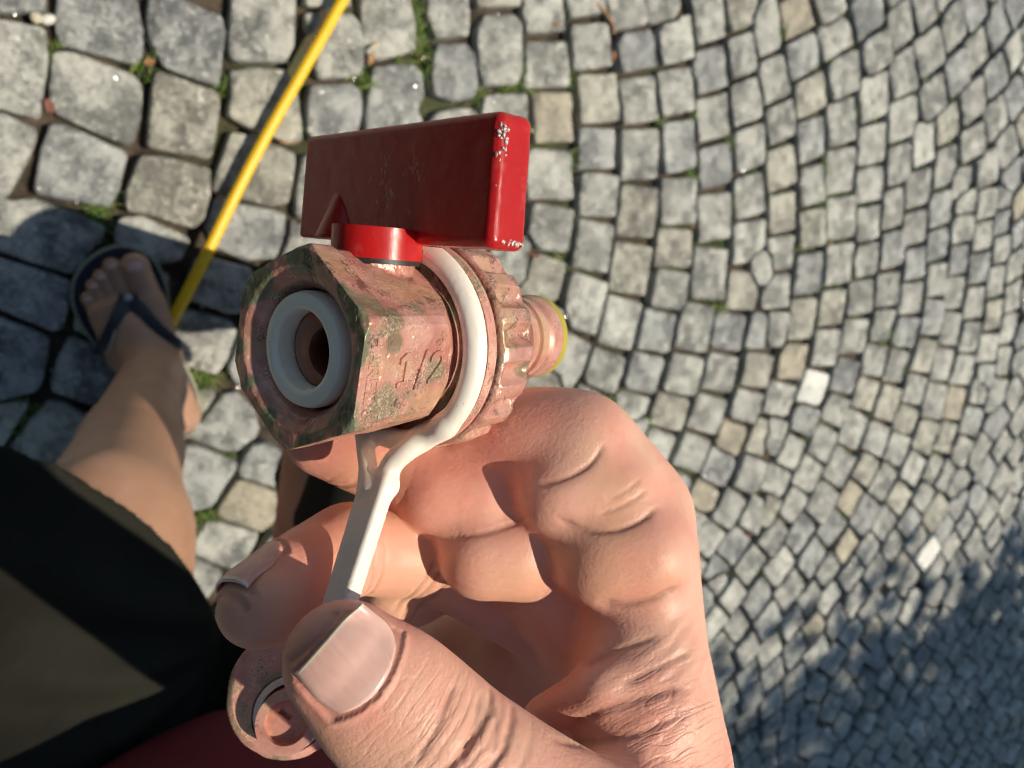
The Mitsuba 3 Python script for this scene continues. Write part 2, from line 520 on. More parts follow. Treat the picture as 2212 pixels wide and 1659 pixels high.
TILES = {'A': tile(0, 0), 'B': tile(640, 0), 'C': tile(1280, 0), 'I': tile(1920, 0), 'D': tile(0, 480), 'G': tile(1280, 480), 'J': tile(1920, 480),
         'E': tile(280, 960), 'H': tile(1280, 960), 'K': tile(1920, 960), 'L': tile(1600, 1440), 'M': tile(2080, 1440), 'S': tile(0, 940, 6.9125)}
# outlines of the stones nearest to the viewer, as they lie on the ground
OUTLINES = '''A -150,-150 410,-150 400,105 -150,115
A -120,120 300,200 395,225 425,520 385,780 365,960 325,1035 -120,925
A 470,-120 1170,-120 1215,80 1250,250 1245,480 1190,580 1000,520 500,390 465,250
A 440,425 620,430 1190,640 1250,760 1230,1030 1165,1250 1090,1270 480,1000 400,860 400,780
A 1270,-60 1500,-60 1730,40 1930,130 1965,280 1910,740 1860,740 1400,590 1290,350 1255,180
A 1350,600 1900,780 1915,920 1850,1340 1800,1390 1265,1290 1255,1240 1310,650
A -120,930 60,980 310,1090 330,1190 240,1400 90,1680 -20,1800 -120,1800
A 420,1050 560,1065 1110,1300 1120,1345 1040,1640 960,1800 720,1770 290,1680 280,1600 340,1260
A 1200,1330 1400,1340 1830,1450 1830,1700 1770,1890 1680,1985 1300,1880 1080,1830 1060,1680
A 1990,-150 2560,-150 2570,0 2560,400 2500,540 2210,545 1980,530 1960,380 1975,120
A 1970,590 2200,575 2480,590 2560,760 2600,880 2620,1230 2500,1250 2190,1140 1960,1000 1985,800
A 1984,1125 2172,1156 2562,1312 2562,1406 2500,1765 2344,1797 1844,1672 1828,1594
A 1860,1703 2344,1797 2484,1844 2468,2031 2390,2240 2150,2265 1850,2160 1770,1960
D 100,60 280,40 760,200 930,310 900,400 800,520 640,720 560,710 0,530 -120,480 -120,20
D 1020,210 1240,200 1650,390 1650,440 1590,590 1400,640 1180,620 980,440 975,360
D -120,520 0,560 620,760 640,900 560,1180 470,1230 0,1030 -120,1000
D -120,1070 0,1080 440,1260 430,1400 380,1650 330,1740 0,1820 -120,1830
D 590,1250 720,1270 1050,1450 1050,1900 900,1900 440,1740 420,1650 480,1450
D 680,780 980,900 980,1300 760,1250 620,1180 660,950
D 1690,560 1850,560 2180,650 2200,800 2100,1050 1960,1060 1640,940 1560,900
D 1500,1060 1640,1010 2010,1110 2060,1200 1990,1430 1880,1590 1560,1520 1480,1300
D 1000,650 1470,700 1480,950 1430,1300 1060,1250
E 740,40 850,20 910,60 900,110 790,270 700,330 640,200
E 960,90 1080,60 1250,220 1290,400 1250,470 1080,590 960,590 640,470 640,430 780,310
E 600,530 680,510 1090,660 1095,720 1030,830 870,1080 720,1110 600,1090 560,850
E 1190,540 1330,490 1450,560 1640,800 1630,850 1560,950 1090,810 1090,740 1130,620
E 1080,820 1200,840 1500,960 1500,1010 1380,1220 1290,1280 890,1140 900,1090 1020,900
E 570,1140 640,1130 760,1220 740,1260 560,1510 420,1400
E 810,1190 900,1180 1280,1290 1260,1370 1140,1600 1090,1640 660,1460 670,1400
E 680,1480 940,1600 960,1660 800,1900 560,1800 600,1600
S 830,440 1100,470 1500,680 1750,760 1800,830 1650,1000 1080,1520 400,1560 100,1290 500,760
S -200,500 380,430 550,480 330,800 60,1250 -200,1300
B 720,110 820,100 900,190 935,380 940,620 880,670 530,690 500,600 560,350
B 890,-60 1330,-60 1380,90 1410,290 1400,440 1250,490 1040,520 950,430 910,180
B 1480,-100 1830,-100 1860,100 1850,310 1750,330 1560,340 1510,250 1460,120
B 1560,370 1810,370 1890,470 1925,750 1890,860 1690,890 1530,830 1500,700 1520,520
B 1010,560 1390,540 1460,640 1470,830 1410,940 1455,1060 1440,1300 960,1330 935,1100 960,850
B 460,730 840,710 930,790 930,980 880,1180 700,1240 520,1250 430,1130 440,900
B 1990,110 2250,110 2320,180 2330,640 2250,740 1960,760 1920,560 1910,250
B 1960,830 2100,800 2350,800 2370,1000 2370,1300 1990,1280 1940,1000
B 1560,960 1700,930 1900,930 1930,1010 1930,1250 1480,1250 1500,1060
B 430,-60 830,-60 840,60 700,70 440,60 410,20
B 420,100 600,80 520,300 440,260
B 400,1330 540,1310 560,1600 480,1900 330,1900 350,1600
B 1870,-150 2300,-150 2300,60 1900,70'''
# centres of the smaller stones further off
CENTRES = {
    'C': '300,110 1020,90 1310,30 1720,170 2010,90 650,360 330,520 1080,410 1430,330 1740,580 2000,450 380,1010 740,870 1110,850 1430,790 1770,1030 2040,880 350,1505 750,1290 1110,1320 1460,1240 1770,1420 2070,1260 745,1660 620,-20',
    'G': '340,330 700,460 1100,170 1440,110 1770,200 2060,40 260,740 640,950 1030,660 1400,480 1370,840 1720,700 2060,420 2010,860 950,1140 1260,1200 1560,1180 1900,1220 450,1450 790,1590 1150,1580 1490,1600 1810,1560 2110,1540 2140,1200 2190,650 40,600 250,1640',
    'H': '680,180 1020,230 1370,250 1690,260 2020,200 1010,400 1270,550 1540,600 1910,470 2150,460 1790,720 2050,790 1430,900 1630,990 1900,1090 2090,1110 1530,1180 1690,1370 1920,1410 2050,1580 1600,1590 1750,1630',
    'I': '10,240 250,130 560,40 890,120 1160,190 1390,80 1610,200 1810,90 2010,230 2150,80 290,500 600,310 960,430 1400,420 1810,420 2130,420 80,700 370,820 670,640 1180,640 1650,640 2000,640 130,1040 370,1200 650,1050 930,830 1450,860 1780,870 2170,850 1150,1020 1570,1060 1980,1010 130,1440 375,1600 640,1470 900,1270 1360,1240 1770,1250 2090,1270 880,1590 1140,1430 1550,1430 1890,1470 1310,1640 2110,1560 1700,1590',
    'J': '150,190 1080,130 1500,160 1710,80 1900,110 2060,60 2180,120 390,310 640,230 880,270 1290,310 1470,460 1690,300 1860,370 2040,240 2170,350 110,540 350,700 610,620 850,590 1080,510 1280,620 1460,740 1650,590 1830,650 2040,480 2140,640 90,850 290,1100 560,1010 810,900 1040,850 1240,920 1440,1080 1620,860 1790,950 1970,770 2120,900 60,1190 200,1480 500,1330 760,1250 990,1150 1200,1210 1570,1190 1750,1260 1950,1070 2090,1190 670,1600 930,1460 1130,1490 1340,1420 1510,1480 1700,1530 1910,1350 2060,1450 2170,1440 1870,1600 2190,1270',
    'K': '110,130 400,70 860,80 1030,170 1270,60 1440,150 1620,170 1830,60 1990,90 2140,90 330,300 600,230 740,380 940,480 1190,300 1380,460 1540,460 1760,300 2000,330 2180,310 60,450 200,600 490,500 620,730 840,740 1120,560 1260,750 1430,740 1670,600 1830,600 2020,550 2150,560 80,850 330,790 230,1040 480,1010 720,980 1010,830 1150,980 1340,980 1640,860 1900,760 2030,830 2150,840 20,1080 270,1310 560,1250 830,1140 1000,1200 1230,1190 1450,1110 1640,1060 1810,1000 1910,1130 2080,1060 80,1320 390,1500 680,1420 860,1440 1080,1420 1270,1370 1540,1240 1710,1220 1950,1290 2110,1240 130,1570 540,1590 740,1620 940,1580 1150,1560 1390,1470 1600,1400 1770,1370 1830,1490 2000,1480 2160,1400 1460,1590 1640,1580',
    'L': '650,50 560,170 810,180 990,210 1290,120 1470,220 1620,220 640,400 830,440 1110,400 1330,400 1520,430 700,620 930,650 1130,650 1350,640 1530,660 730,830 920,880 1150,870 1330,930 1550,950 770,1060 980,1040 1140,1110 1330,1130 750,1260 930,1280 1150,1280 1290,1330 740,1440 910,1480 1100,1500 1260,1520 1440,1250 1440,1430 960,1630 780,1630 1130,1640',
    'M': '200,240 300,330 210,450 370,480 520,310 660,290 890,170 1050,200',
}
TONE = {('K', 400, 70): 5, ('K', 1390, 1470): 5, ('H', 1910, 470): 4, ('L', 1520, 430): 4, ('J', 200, 1480): 4, ('K', 680, 1420): 4, ('C', 1740, 580): 1, ('G', 1100, 170): 2, ('K', 860, 80): 2,
        ('H', 1630, 990): 4, ('K', 1380, 460): 2, ('J', 1950, 1070): 2}
EXTENT = (-2.0, 3.4, -2.9, 1.3)          # world x, y covered by laid stones


def ground(x, y):
    return W(PH(x, y))[:2]


polys, cents, tones = [], [], []
for line in OUTLINES.split('\n'):
    t, *pts = line.split()
    pl = np.array([ground(*TILES[t](*map(float, q.split(',')))) for q in pts])
    g = Polygon(pl).buffer(0)
    if g.area > 0.0004:
        polys.append(g.buffer(-0.001))
for t, text in CENTRES.items():
    for q in text.split():
        x, y = map(float, q.split(','))
        cents.append(ground(*TILES[t](x, y)))
        tones.append(TONE.get((t, int(x), int(y)), -1))
# the shaded far corner: a running bond laid by its own measure
e1, e2 = ground(2010, 1437) - ground(1980, 1420), ground(2012, 1383) - ground(1988, 1425)
o = ground(1990, 1420)
fixed = np.array(cents + [np.array(g.centroid.coords[0]) for g in polys])
tree0, extra = cKDTree(fixed), []
for i in range(-90, 90):
    for j in range(-90, 90):
        p = o + e1 * (i + 0.5 * (j % 2) * 0 + rng.normal(0, 0.07)) + e2 * (j + 0.5 * (i % 2) + rng.normal(0, 0.09))
        if EXTENT[0] < p[0] < EXTENT[1] and EXTENT[2] < p[1] < EXTENT[3]:
            far = (p[0] - 0.6)
            gap = 0.068 if far > 0 else 0.092
            if tree0.query(p)[0] > gap and not any(abs(g.centroid.x - p[0]) < 0.14 and abs(g.centroid.y - p[1]) < 0.14 and g.distance(Point(p)) < 0.028 for g in polys):
                extra.append(p)
keep = []
for p in extra:                           # thin out where the bond runs into itself
    if all(np.hypot(*(p - q)) > (0.058 if p[0] > 0.6 else 0.078) for q in keep[-260:]):
        keep.append(p)
for p in np.random.default_rng(3).uniform([-1.3, -1.4], [1.0, 0.9], (9000, 2)):   # and fill what is left bare
    if (not keep or np.min(np.hypot(*(np.array(keep) - p).T)) > 0.078) and tree0.query(p)[0] > 0.078 and not any(abs(g.centroid.x - p[0]) < 0.14 and abs(g.centroid.y - p[1]) < 0.14 and g.distance(Point(p)) < 0.028 for g in polys):
        keep.append(p)
n_traced = len(cents)
cents = np.array(cents + keep)
tones += [-1] * len(keep)
allc = np.vstack([cents, [g.centroid.coords[0] for g in polys]])
ktree = cKDTree(allc)
# direction of the courses, smoothed from the neighbours
dd, ii = ktree.query(allc, k=7)
c4 = np.zeros(len(allc), complex)
for a in range(len(allc)):
    v = allc[ii[a, 1:5]] - allc[a]
    c4[a] = np.exp(4j * np.arctan2(v[:, 1], v[:, 0])).sum()
dn, jn = ktree.query(allc, k=22)
field = np.angle((c4[jn] * np.exp(-(dn / 0.16) ** 2)).sum(1)) / 4


def cell(a, A=56):
    c = cents[a]
    th = np.arange(A) * 2 * np.pi / A
    near = [j for j in ii_big[a] if j != a]
    rr = np.linspace(0.006, 0.085, 56)
    pts = c + rr[:, None, None] * np.stack([np.cos(th), np.sin(th)], -1)[None]

    def met(j):
        d = pts - allc[j]
        co, si = np.cos(field[j]), np.sin(field[j])
        return np.maximum(np.abs(d[..., 0] * co + d[..., 1] * si), np.abs(-d[..., 0] * si + d[..., 1] * co)) + 0.05 * np.hypot(d[..., 0], d[..., 1])
    mine, ok = met(a), np.ones(pts.shape[:2], bool)
    for j in near:
        if j < len(cents):
            ok &= mine < met(j)
        else:
            ok &= ~shapely.contains_xy(polys_b[j - len(cents)], pts[..., 0], pts[..., 1])
    bad = ~ok
    first = np.where(bad.any(0), bad.argmax(0), len(rr) - 1)
    r = np.minimum(rr[np.maximum(first - 1, 0)], 1.9 * np.median(rr[np.maximum(first - 1, 0)]))
    return Polygon(c + r[:, None] * np.stack([np.cos(th), np.sin(th)], -1)).buffer(0)


polys_b = [g.buffer(0.003) for g in polys]
ii_big = ktree.query(allc, k=15)[1]


def stone_mesh(g, detail, seed):
    if g.geom_type != 'Polygon':
        g = max(g.geoms, key=lambda q: q.area)
    c = np.array(g.centroid.coords[0])
    A = 56 if detail else 30
    ring = np.array(g.exterior.coords)
    th = np.arange(A) * 2 * np.pi / A
    L = g.exterior
    pts = np.array([L.interpolate(s, normalized=True).coords[0] for s in np.arange(A) / A]) - c
    nz = fbm(np.c_[pts + c, np.full(A, seed)], 38.0, 3)
    pts = pts * (1 + 0.035 * nz)[:, None]
    R = np.sqrt(g.area / np.pi)
    prof = ([(0.97, -0.06), (1.0, -0.024), (1.0, -0.010), (0.992, -0.0045), (0.972, -0.0014), (0.935, 0.0), (0.82, 0.0008), (0.64, 0.0010), (0.44, 0.0012), (0.24, 0.0012)] if detail
            else [(0.98, -0.05), (1.0, -0.012), (0.99, -0.0045), (0.96, -0.0012), (0.88, 0.0), (0.6, 0.0008), (0.3, 0.001)])
    r2 = np.random.default_rng(int(seed * 1000) % 2 ** 31)
    tilt = r2.normal(0, 0.028, 2)
    dz = r2.normal(0, 0.0022)
    rows = []
    for s, z in prof:
        q = pts * s
        zz = np.full(A, z)
        if z > -0.02:
            pw = np.c_[q + c, np.full(A, seed)]
            zz = zz + 0.0042 * fbm(pw, 26, 2, 3) + 0.0026 * fbm(pw, 95, 2, 5) + q @ tilt + dz
        rows.append(np.c_[q + c, zz])
    rows.append(np.r_[c, 0.0022 + 0.004 * fbm(np.array([[c[0], c[1], seed]]), 26, 2, 3)[0] + dz][None])
    v = np.vstack(rows)
    n = len(prof)
    i, j = np.meshgrid(np.arange(n - 1), np.arange(A), indexing='ij')
    q = np.stack([i * A + j, i * A + (j + 1) % A, (i + 1) * A + (j + 1) % A, (i + 1) * A + j], -1).reshape(-1, 4)
    j = np.arange(A)
    f = np.vstack([q[:, [0, 1, 2]], q[:, [0, 2, 3]], np.stack([(n - 1) * A + j, (n - 1) * A + (j + 1) % A, j * 0 + n * A], 1)])
    m = trimesh.Trimesh(v, f, process=False)
    if vnormals(v, f)[-1][2] < 0:
        m.invert()
    return m


stones = []
for k, g in enumerate(polys):
    g2 = g.buffer(-0.004, quad_segs=2).buffer(0.004, quad_segs=2)
    stones.append((g2, rng.choice([0, 1, 3, 2], p=[0.45, 0.25, 0.12, 0.18]), k + 0.37))
for a in range(len(cents)):
    g = cell(a)
    q = rng.uniform([g.bounds[0], g.bounds[1]], [g.bounds[2], g.bounds[3]], (500, 2))   # squared up along its course
    q = q[shapely.contains_xy(g, q[:, 0], q[:, 1])] - cents[a]
    if len(q) > 40:
        co, si = np.cos(field[a]), np.sin(field[a])
        u, w = q[:, 0] * co + q[:, 1] * si, -q[:, 0] * si + q[:, 1] * co
        u0, u1, w0, w1 = *np.percentile(u, (2.5, 97.5)), *np.percentile(w, (2.5, 97.5))
        box = np.array([[u0, w0], [u1, w0], [u1, w1], [u0, w1]])
        g = g.intersection(Polygon(cents[a] + np.c_[box[:, 0] * co - box[:, 1] * si, box[:, 0] * si + box[:, 1] * co]))
        if g.geom_type != 'Polygon':
            g = max(g.geoms, key=lambda k: k.area)
    gap = rng.uniform(0.0006, 0.0024)
    g2 = g.buffer(-gap - 0.0035, quad_segs=2).buffer(0.0035, quad_segs=2)
    if g2.is_empty or g2.area < 0.0006:
        continue
    t = tones[a] if tones[a] >= 0 else rng.choice([0, 1, 2, 3, 4], p=[0.47, 0.21, 0.13, 0.18, 0.01])
    stones.append((g2, int(t), 100 + a + 0.53))
for want, tn in (((E5 := ground(*TILES['E'](1200, 1050))), 4), (ground(*TILES['A'](2250, 1450)), 2)):
    b = min(range(len(polys)), key=lambda k: np.hypot(*(np.array(polys[k].centroid.coords[0]) - want)))
    stones[b] = (stones[b][0], tn, stones[b][2])


def on_screen(g):
    p = np.array([g.centroid.x, g.centroid.y, -CAM_H]) @ M3
    if p[2] < 0.05:
        return 0
    x, y = p[0] / p[2] * 1533 + 1106, p[1] / p[2] * 1533 + 829.5
    inside = -60 < x < 2272 and -60 < y < 1719
    return g.area / p[2] ** 3 if inside else 0


order = sorted(range(len(stones)), key=lambda k: -on_screen(stones[k][0]))
rest = {}
for rank, k in enumerate(order):
    g, t, seed = stones[k]
    m = stone_mesh(g, rank < 130, seed)
    if rank < 300:
        put('pavement__paving_stone' + (f'_{rank:03d}' if rank else ''), m, STONES[t][0], smooth=50, cam=False)
    else:
        rest.setdefault(t, []).append(m)
for t, ms in rest.items():
    put('pavement__distant_stones' + (f'_{t:03d}' if t else ''), trimesh.util.concatenate(ms), STONES[t][0], smooth=50, cam=False, kind='stuff')
fr = np.random.default_rng(77)                # glittering mica flecks on the stone tops
NF = 7000
fp = np.c_[fr.uniform(-0.3, 2.9, NF), fr.uniform(-2.0, 0.9, NF), np.full(NF, 0.0058)]
fn_ = np.c_[fr.normal(0, 0.42, (NF, 2)), np.ones(NF)]
fn_ /= np.linalg.norm(fn_, axis=1, keepdims=True)
fa = np.cross(fn_, [0.3, 1, 0.1])
fa /= np.linalg.norm(fa, axis=1, keepdims=True)
fb_ = np.cross(fn_, fa)
fs = fr.uniform(0.0005, 0.0010, NF)[:, None]
fvv = np.stack([fp + fs * (math.cos(t) * fa + math.sin(t) * fb_) for t in np.arange(5) * 2 * np.pi / 5], 1).reshape(-1, 3)
fff = np.vstack([np.array([[0, 1, 2], [0, 2, 3], [0, 3, 4]]) + 5 * k for k in range(NF)])
put('pavement__mica_flecks', (fvv, fff), 'mica', cam=False, kind='stuff')
gx, gy = np.arange(EXTENT[0] - 0.1, EXTENT[1] + 0.1, 0.016), np.arange(EXTENT[2] - 0.1, EXTENT[3] + 0.1, 0.016)
X, Y = np.meshgrid(gx, gy, indexing='ij')
pz = np.c_[X.ravel(), Y.ravel(), 0 * X.ravel()]
pz[:, 2] = -0.021 + 0.006 * fbm(pz, 30, 3)
i, j = np.meshgrid(np.arange(len(gx) - 1), np.arange(len(gy) - 1), indexing='ij')
q = (i * len(gy) + j)
q = np.stack([q, q + len(gy), q + len(gy) + 1, q + 1], -1).reshape(-1, 4)
put('pavement__joint_bed', (pz, q), 'joint_dirt', smooth=True, cam=False)
x0, x1, y0, y1 = EXTENT[0] - 0.05, EXTENT[1] + 0.05, EXTENT[2] - 0.05, EXTENT[3] + 0.05
B = 60.0
ring = np.array([[x0, y0], [x1, y0], [x1, y1], [x0, y1], [-B, -B], [B, -B], [B, B], [-B, B]], float)
put('ground', (np.c_[ring, np.full(8, -0.004)], np.array([[4, 5, 1, 0], [5, 6, 2, 1], [6, 7, 3, 2], [7, 4, 0, 3]])), 'far_cobbles', cam=False, kind='structure', label='far cobbled ground stretching out beyond the laid stones')
labels['pavement'] = {'label': 'pavement of small grey granite cobbles laid in curving courses', 'kind': 'structure'}

# ---------------------------------------------------------------- grass, leaves and pebbles in the joints
TUFTS = '''A 1240,580,1.2 450,380,.9 1940,750,.8
B 1430,60,1.2 1430,250,1.3 1430,450,1.5 930,690,1.3 1480,650,1.2 400,1100,1.1 2160,760,1.1 1940,820,1 1240,500,.7
C 80,700,1.5 540,680,1.2 1290,1060,1.3 560,1350,1.3 1560,1460,1.5 170,1100,1 1600,1010,.8 1900,1240,1 480,40,.8 220,790,.9
I 150,270,1 1460,150,.9 1820,190,1 960,1040,.8 510,1440,1.1 550,530,.8 1390,690,.9 1640,840,.8 1520,330,.7 800,990,.6
J 290,470,1.2 1020,240,.9 740,680,1.2 1820,290,1.2 1300,760,1 1370,960,1 1020,1270,1.4 770,1060,1 1990,930,.9 2060,1590,.9 60,1030,.8 510,60,.9
K 450,350,1 340,470,.9 350,620,1 560,650,1 880,310,1 1210,1340,1.2 1100,1510,1 660,1130,1 1200,455,.7 1800,450,.7 1700,750,.6
G 430,600,1 1800,980,1.4 2050,1340,1.2 1920,100,1 1820,430,.9 1740,1330,.8
H 920,120,1.4 1200,330,1.2
E 1010,610,1.3 810,1140,1.6
D 860,190,1.8 800,140,1.2 1700,1560,1.9 1760,1600,1.3
S 450,570,1.3 200,940,1
L 1060,30,1 1190,480,.8 1420,800,.9 1450,1120,.8 800,1150,.8
M 260,80,.8 1560,1100,1.4 320,1500,1'''
bv, bf, bc, nb = [], [], [], 0
greens = np.array([[0.085, 0.16, 0.02], [0.13, 0.20, 0.035], [0.20, 0.23, 0.06], [0.06, 0.115, 0.018]])


def blade(base, az, length, lean, width, col):
    global nb
    d, s = np.array([np.cos(az), np.sin(az), 0]), np.array([-np.sin(az), np.cos(az), 0])
    for k, t in enumerate((0, 0.35, 0.7, 1.0)):
        c = base + d * length * lean * t ** 1.6 + np.array([0, 0, length * (t - 0.45 * lean * t * t)])
        w = width * (1 - 0.92 * t ** 1.5)
        bv.extend([c - s * w, c + s * w])
        bc.extend([col, col])
        if k:
            bf.append([nb + 2 * k - 2, nb + 2 * k - 1, nb + 2 * k + 1, nb + 2 * k])
    nb += 8


for line in TUFTS.split('\n'):
    t, *pts = line.split()
    for q in pts:
        x, y, s = map(float, q.split(','))
        g = ground(*TILES[t](x, y))
        for b in range(int(26 * s)):
            col = greens[rng.choice(4, p=[0.35, 0.3, 0.15, 0.2])] * rng.uniform(0.8, 1.25)
            blade(np.r_[g + rng.normal(0, 0.006 * s, 2), -0.014], rng.uniform(0, 6.28), rng.uniform(0.010, 0.026) * min(s, 1.4), rng.uniform(0.2, 1.3), rng.uniform(0.0007, 0.0016), col)
for a in range(260):                       # thin moss along other joints
    k = rng.integers(len(stones))
    g = stones[k][0]
    p = np.array(g.exterior.interpolate(rng.uniform(), normalized=True).coords[0])
    c = np.array(g.centroid.coords[0])
    p = c + (p - c) * (1 + 0.003 / max(np.hypot(*(p - c)), 0.01))
    for b in range(rng.integers(3, 9)):
        blade(np.r_[p + rng.normal(0, 0.004, 2), -0.013], rng.uniform(0, 6.28), rng.uniform(0.006, 0.013), rng.uniform(0.2, 1.2), rng.uniform(0.0006, 0.0012), greens[rng.choice(4)] * rng.uniform(0.7, 1.1))
scene['grass_mat'] = {'type': 'twosided', 'bsdf': {'type': 'principled', 'base_color': {'type': 'mesh_attribute', 'name': 'vertex_color'}, 'roughness': 0.55}}
put('joint_grass', (np.array(bv), np.array(bf)), 'grass_mat', color=np.array(bc), cam=False, label='short green grass and moss growing in the joints between the cobbles', category='grass', kind='stuff')


def leaf_mesh(L, Wd, seed):
    u = np.linspace(0, 1, 9)
    r2 = np.random.default_rng(seed)
    w = Wd * np.sin(np.pi * np.clip(u, 0.02, 0.98)) ** 0.8 * (1 + r2.normal(0, 0.12, 9))
    curl = 0.25 * L * (u - 0.5) ** 2
    v = []
    for k, uu in enumerate(u):
        for s in (-1, -0.5, 0, 0.5, 1):
            v.append([(uu - 0.5) * L, s * w[k], curl[k] + 0.35 * abs(s) ** 1.5 * w[k] + r2.normal(0, 0.0003)])
    v = np.array(v)
    f = []
    for k in range(8):
        for s in range(4):
            f.append([k * 5 + s, k * 5 + s + 1, k * 5 + s + 6, k * 5 + s + 5])
    f = np.array(f)
    v2 = v - [0, 0, 0.0005]
    f2 = f[:, ::-1] + len(v)
    return np.vstack([v, v2]), np.vstack([f, f2])


LEAVES = [('A', 430, 920, 'leaf_red', 0.022, 0.006, 1.9, 'dull red dead leaf in the joint at the left edge of the pavement'),
          ('A', 1290, 540, 'leaf_brown', 0.018, 0.006, 0.4, 'brown dead leaf among grass at a stone corner in the upper left'),
          ('B', 990, 515, 'leaf_orange', 0.022, 0.006, 1.2, 'orange dead leaf in a joint right of the yellow hose'),
          ('B', 1020, 405, 'leaf_beige', 0.030, 0.004, 0.7, 'pale beige dead leaf above the orange leaf right of the hose'),
          ('B', 270, 1225, 'leaf_orange', 0.030, 0.005, 0.05, 'orange brown dead leaf between the hose and the red lever'),
          ('C', 380, 215, 'leaf_brown', 0.016, 0.004, 0.3, 'small brown dead leaf in a dark joint at the top'),
          ('C', 870, 490, 'leaf_brown', 0.024, 0.005, 1.5, 'brown curled leaf in the joint below the dry twig'),
          ('G', 180, 545, 'leaf_red', 0.034, 0.003, -0.1, 'thin reddish dead leaf in the joint right of the red lever'),
          ('G', 1550, 300, 'leaf_orange', 0.012, 0.004, 0.3, 'tiny orange leaf scrap in the joints right of the valve'),
          ('J', 530, 445, 'leaf_orange', 0.014, 0.004, 0.3, 'small orange leaf scrap among far cobbles on the right'),
          ('H', 1615, 1150, 'leaf_orange', 0.014, 0.004, 0.2, 'orange leaf scrap in a joint right of the bent finger'),
          ('H', 2050, 1290, 'leaf_red', 0.020, 0.004, 0.4, 'rusty red leaf scrap in the joint beside the hand edge')]
for k, (t, x, y, m, L, wd, rz, lab) in enumerate(LEAVES):
    g = ground(*TILES[t](x, y))
    v, f = leaf_mesh(L * 0.8, wd * 0.75, k)
    v = v @ np.array([[np.cos(rz), np.sin(rz), 0], [-np.sin(rz), np.cos(rz), 0], [0, 0, 1]])
    put('dry_leaf' + (f'_{k:03d}' if k else ''), (v + np.r_[g, 0.0035], f), m, smooth=True, cam=False, label=lab, category='leaf', group='dead leaves in the joints')
tw = [W(PH(*TILES['C'](x, y), 0.004 + 0.002 * s)) for s, (x, y) in enumerate([(720, 30), (775, 70), (830, 140), (870, 210), (880, 290)])]
put('dry_twig', sweep(spline(tw, 24), 0.0024, 0.0022, [0, 0, 1], 8), 'leaf_orange', smooth=True, cam=False, label='dry brown twig lying in the joint at the top of the picture', category='twig')
for k, (t, x, y, m, r, lab) in enumerate([('A', 415, 170, 'pebble_white', (0.0085, 0.0055, 0.005), 'smooth white oval pebble in a joint at the top left'),
                                          ('A', 312, 155, 'pebble_tan', (0.0062, 0.0066, 0.005), 'rough tan pebble left of the white oval one')]):
    s = trimesh.creation.icosphere(3)
    v = s.vertices * r
    v = v * (1 + (0.12 if k else 0.04) * fbm(v, 160, 2, k))[:, None]
    a = -0.5
    v = v @ np.array([[np.cos(a), -np.sin(a), 0], [np.sin(a), np.cos(a), 0], [0, 0, 1]])
    put('pebble' + (f'_{k:03d}' if k else ''), (v + np.r_[ground(*TILES[t](x, y)), 0.001], s.faces), m, smooth=True, cam=False, label=lab, category='pebble')

# ---------------------------------------------------------------- the yellow hose
hp = [(356, 722), (376, 685), (434, 574), (509, 420), (586, 273), (660, 143), (740, 0), (816, -135)]
path = spline([W(PH(x, y, 0.026)) for x, y in hp], 120)
hose = sweep(path, 0.0073, 0.0073, [0, 0, 1], 40)
th = np.arange(40) * 2 * np.pi / 40
hv = hose.vertices[:120 * 40].reshape(120, 40, 3)
hv = path[:, None] + (hv - path[:, None]) * (1 + 0.03 * np.cos(10 * th))[None, :, None]
hose.vertices[:120 * 40] = hv.reshape(-1, 3)
put('garden_hose', hose, 'yellow_hose', smooth=True, cam=False, label='bright yellow ribbed hose lying on the cobbles beside the flip-flop', category='hose')

# ---------------------------------------------------------------- the ball valve in the hand
ST = unit(np.array([0.10, -1.0, -0.154]))                 # the spindle, up to the lever
ST = unit(ST - VA * (ST @ VA))
VB = np.cross(ST, VA)
valve = frame(VO, VB, ST, VA)                             # local x across, y spindle, z pipe


def vput(key, m, matname, smooth=30, **k):
    m = tm(m).copy()
    m.vertices = valve(m.vertices)
    put(key, m, matname, smooth=smooth, **k)


def hexa(af, h, turn=0.0):
    r = af / math.sqrt(3)
    pts = [(r * math.cos(turn + i * math.pi / 3), r * math.sin(turn + i * math.pi / 3)) for i in range(6)]
    return m3.CrossSection([pts]).extrude(h)


def cyl(r, h, z=0.0, r2=-1.0, n=96):
    return m3.Manifold.cylinder(h, r, r2, n).translate((0, 0, z))


def rough(m, edge, amp, freq, seed=0):
    """Fine triangles with the unevenness of a casting."""
    m = tm(m.refine_to_length(edge))
    m.merge_vertices()
    n = vnormals(m.vertices, m.faces)
    m.vertices = m.vertices + n * (amp * fbm(m.vertices, freq, 3, seed))[:, None]
    return m


mm = 0.001
FLAT = math.radians(-23)
# cast body: hexagon with a collar, a bored and coned mouth and a round neck
lens = m3.Manifold.revolve(m3.CrossSection([[(0, 0), (15.7 * mm, 0), (16.6 * mm, 0.7 * mm), (16.6 * mm, 4.2 * mm), (15.8 * mm, 5.0 * mm), (0, 5.0 * mm)]]), 96)
collar = hexa(29.2 * mm, 5.0 * mm, FLAT) ^ lens
lens2 = m3.Manifold.revolve(m3.CrossSection([[(0, 0), (16.0 * mm, 0), (16.0 * mm, 13.6 * mm), (13.8 * mm, 17.4 * mm), (0, 17.4 * mm)]]), 96).translate((0, 0, 4.6 * mm))
body = collar + (hexa(28.4 * mm, 17.4 * mm, FLAT).translate((0, 0, 4.6 * mm)) ^ lens2) + cyl(12.2 * mm, 7.5 * mm, 19 * mm) + cyl(7.0 * mm, 15.6 * mm).rotate((-90, 0, 0)).translate((0, 0, 15.5 * mm)).trim_by_plane((0, 1, 0), 0.0)
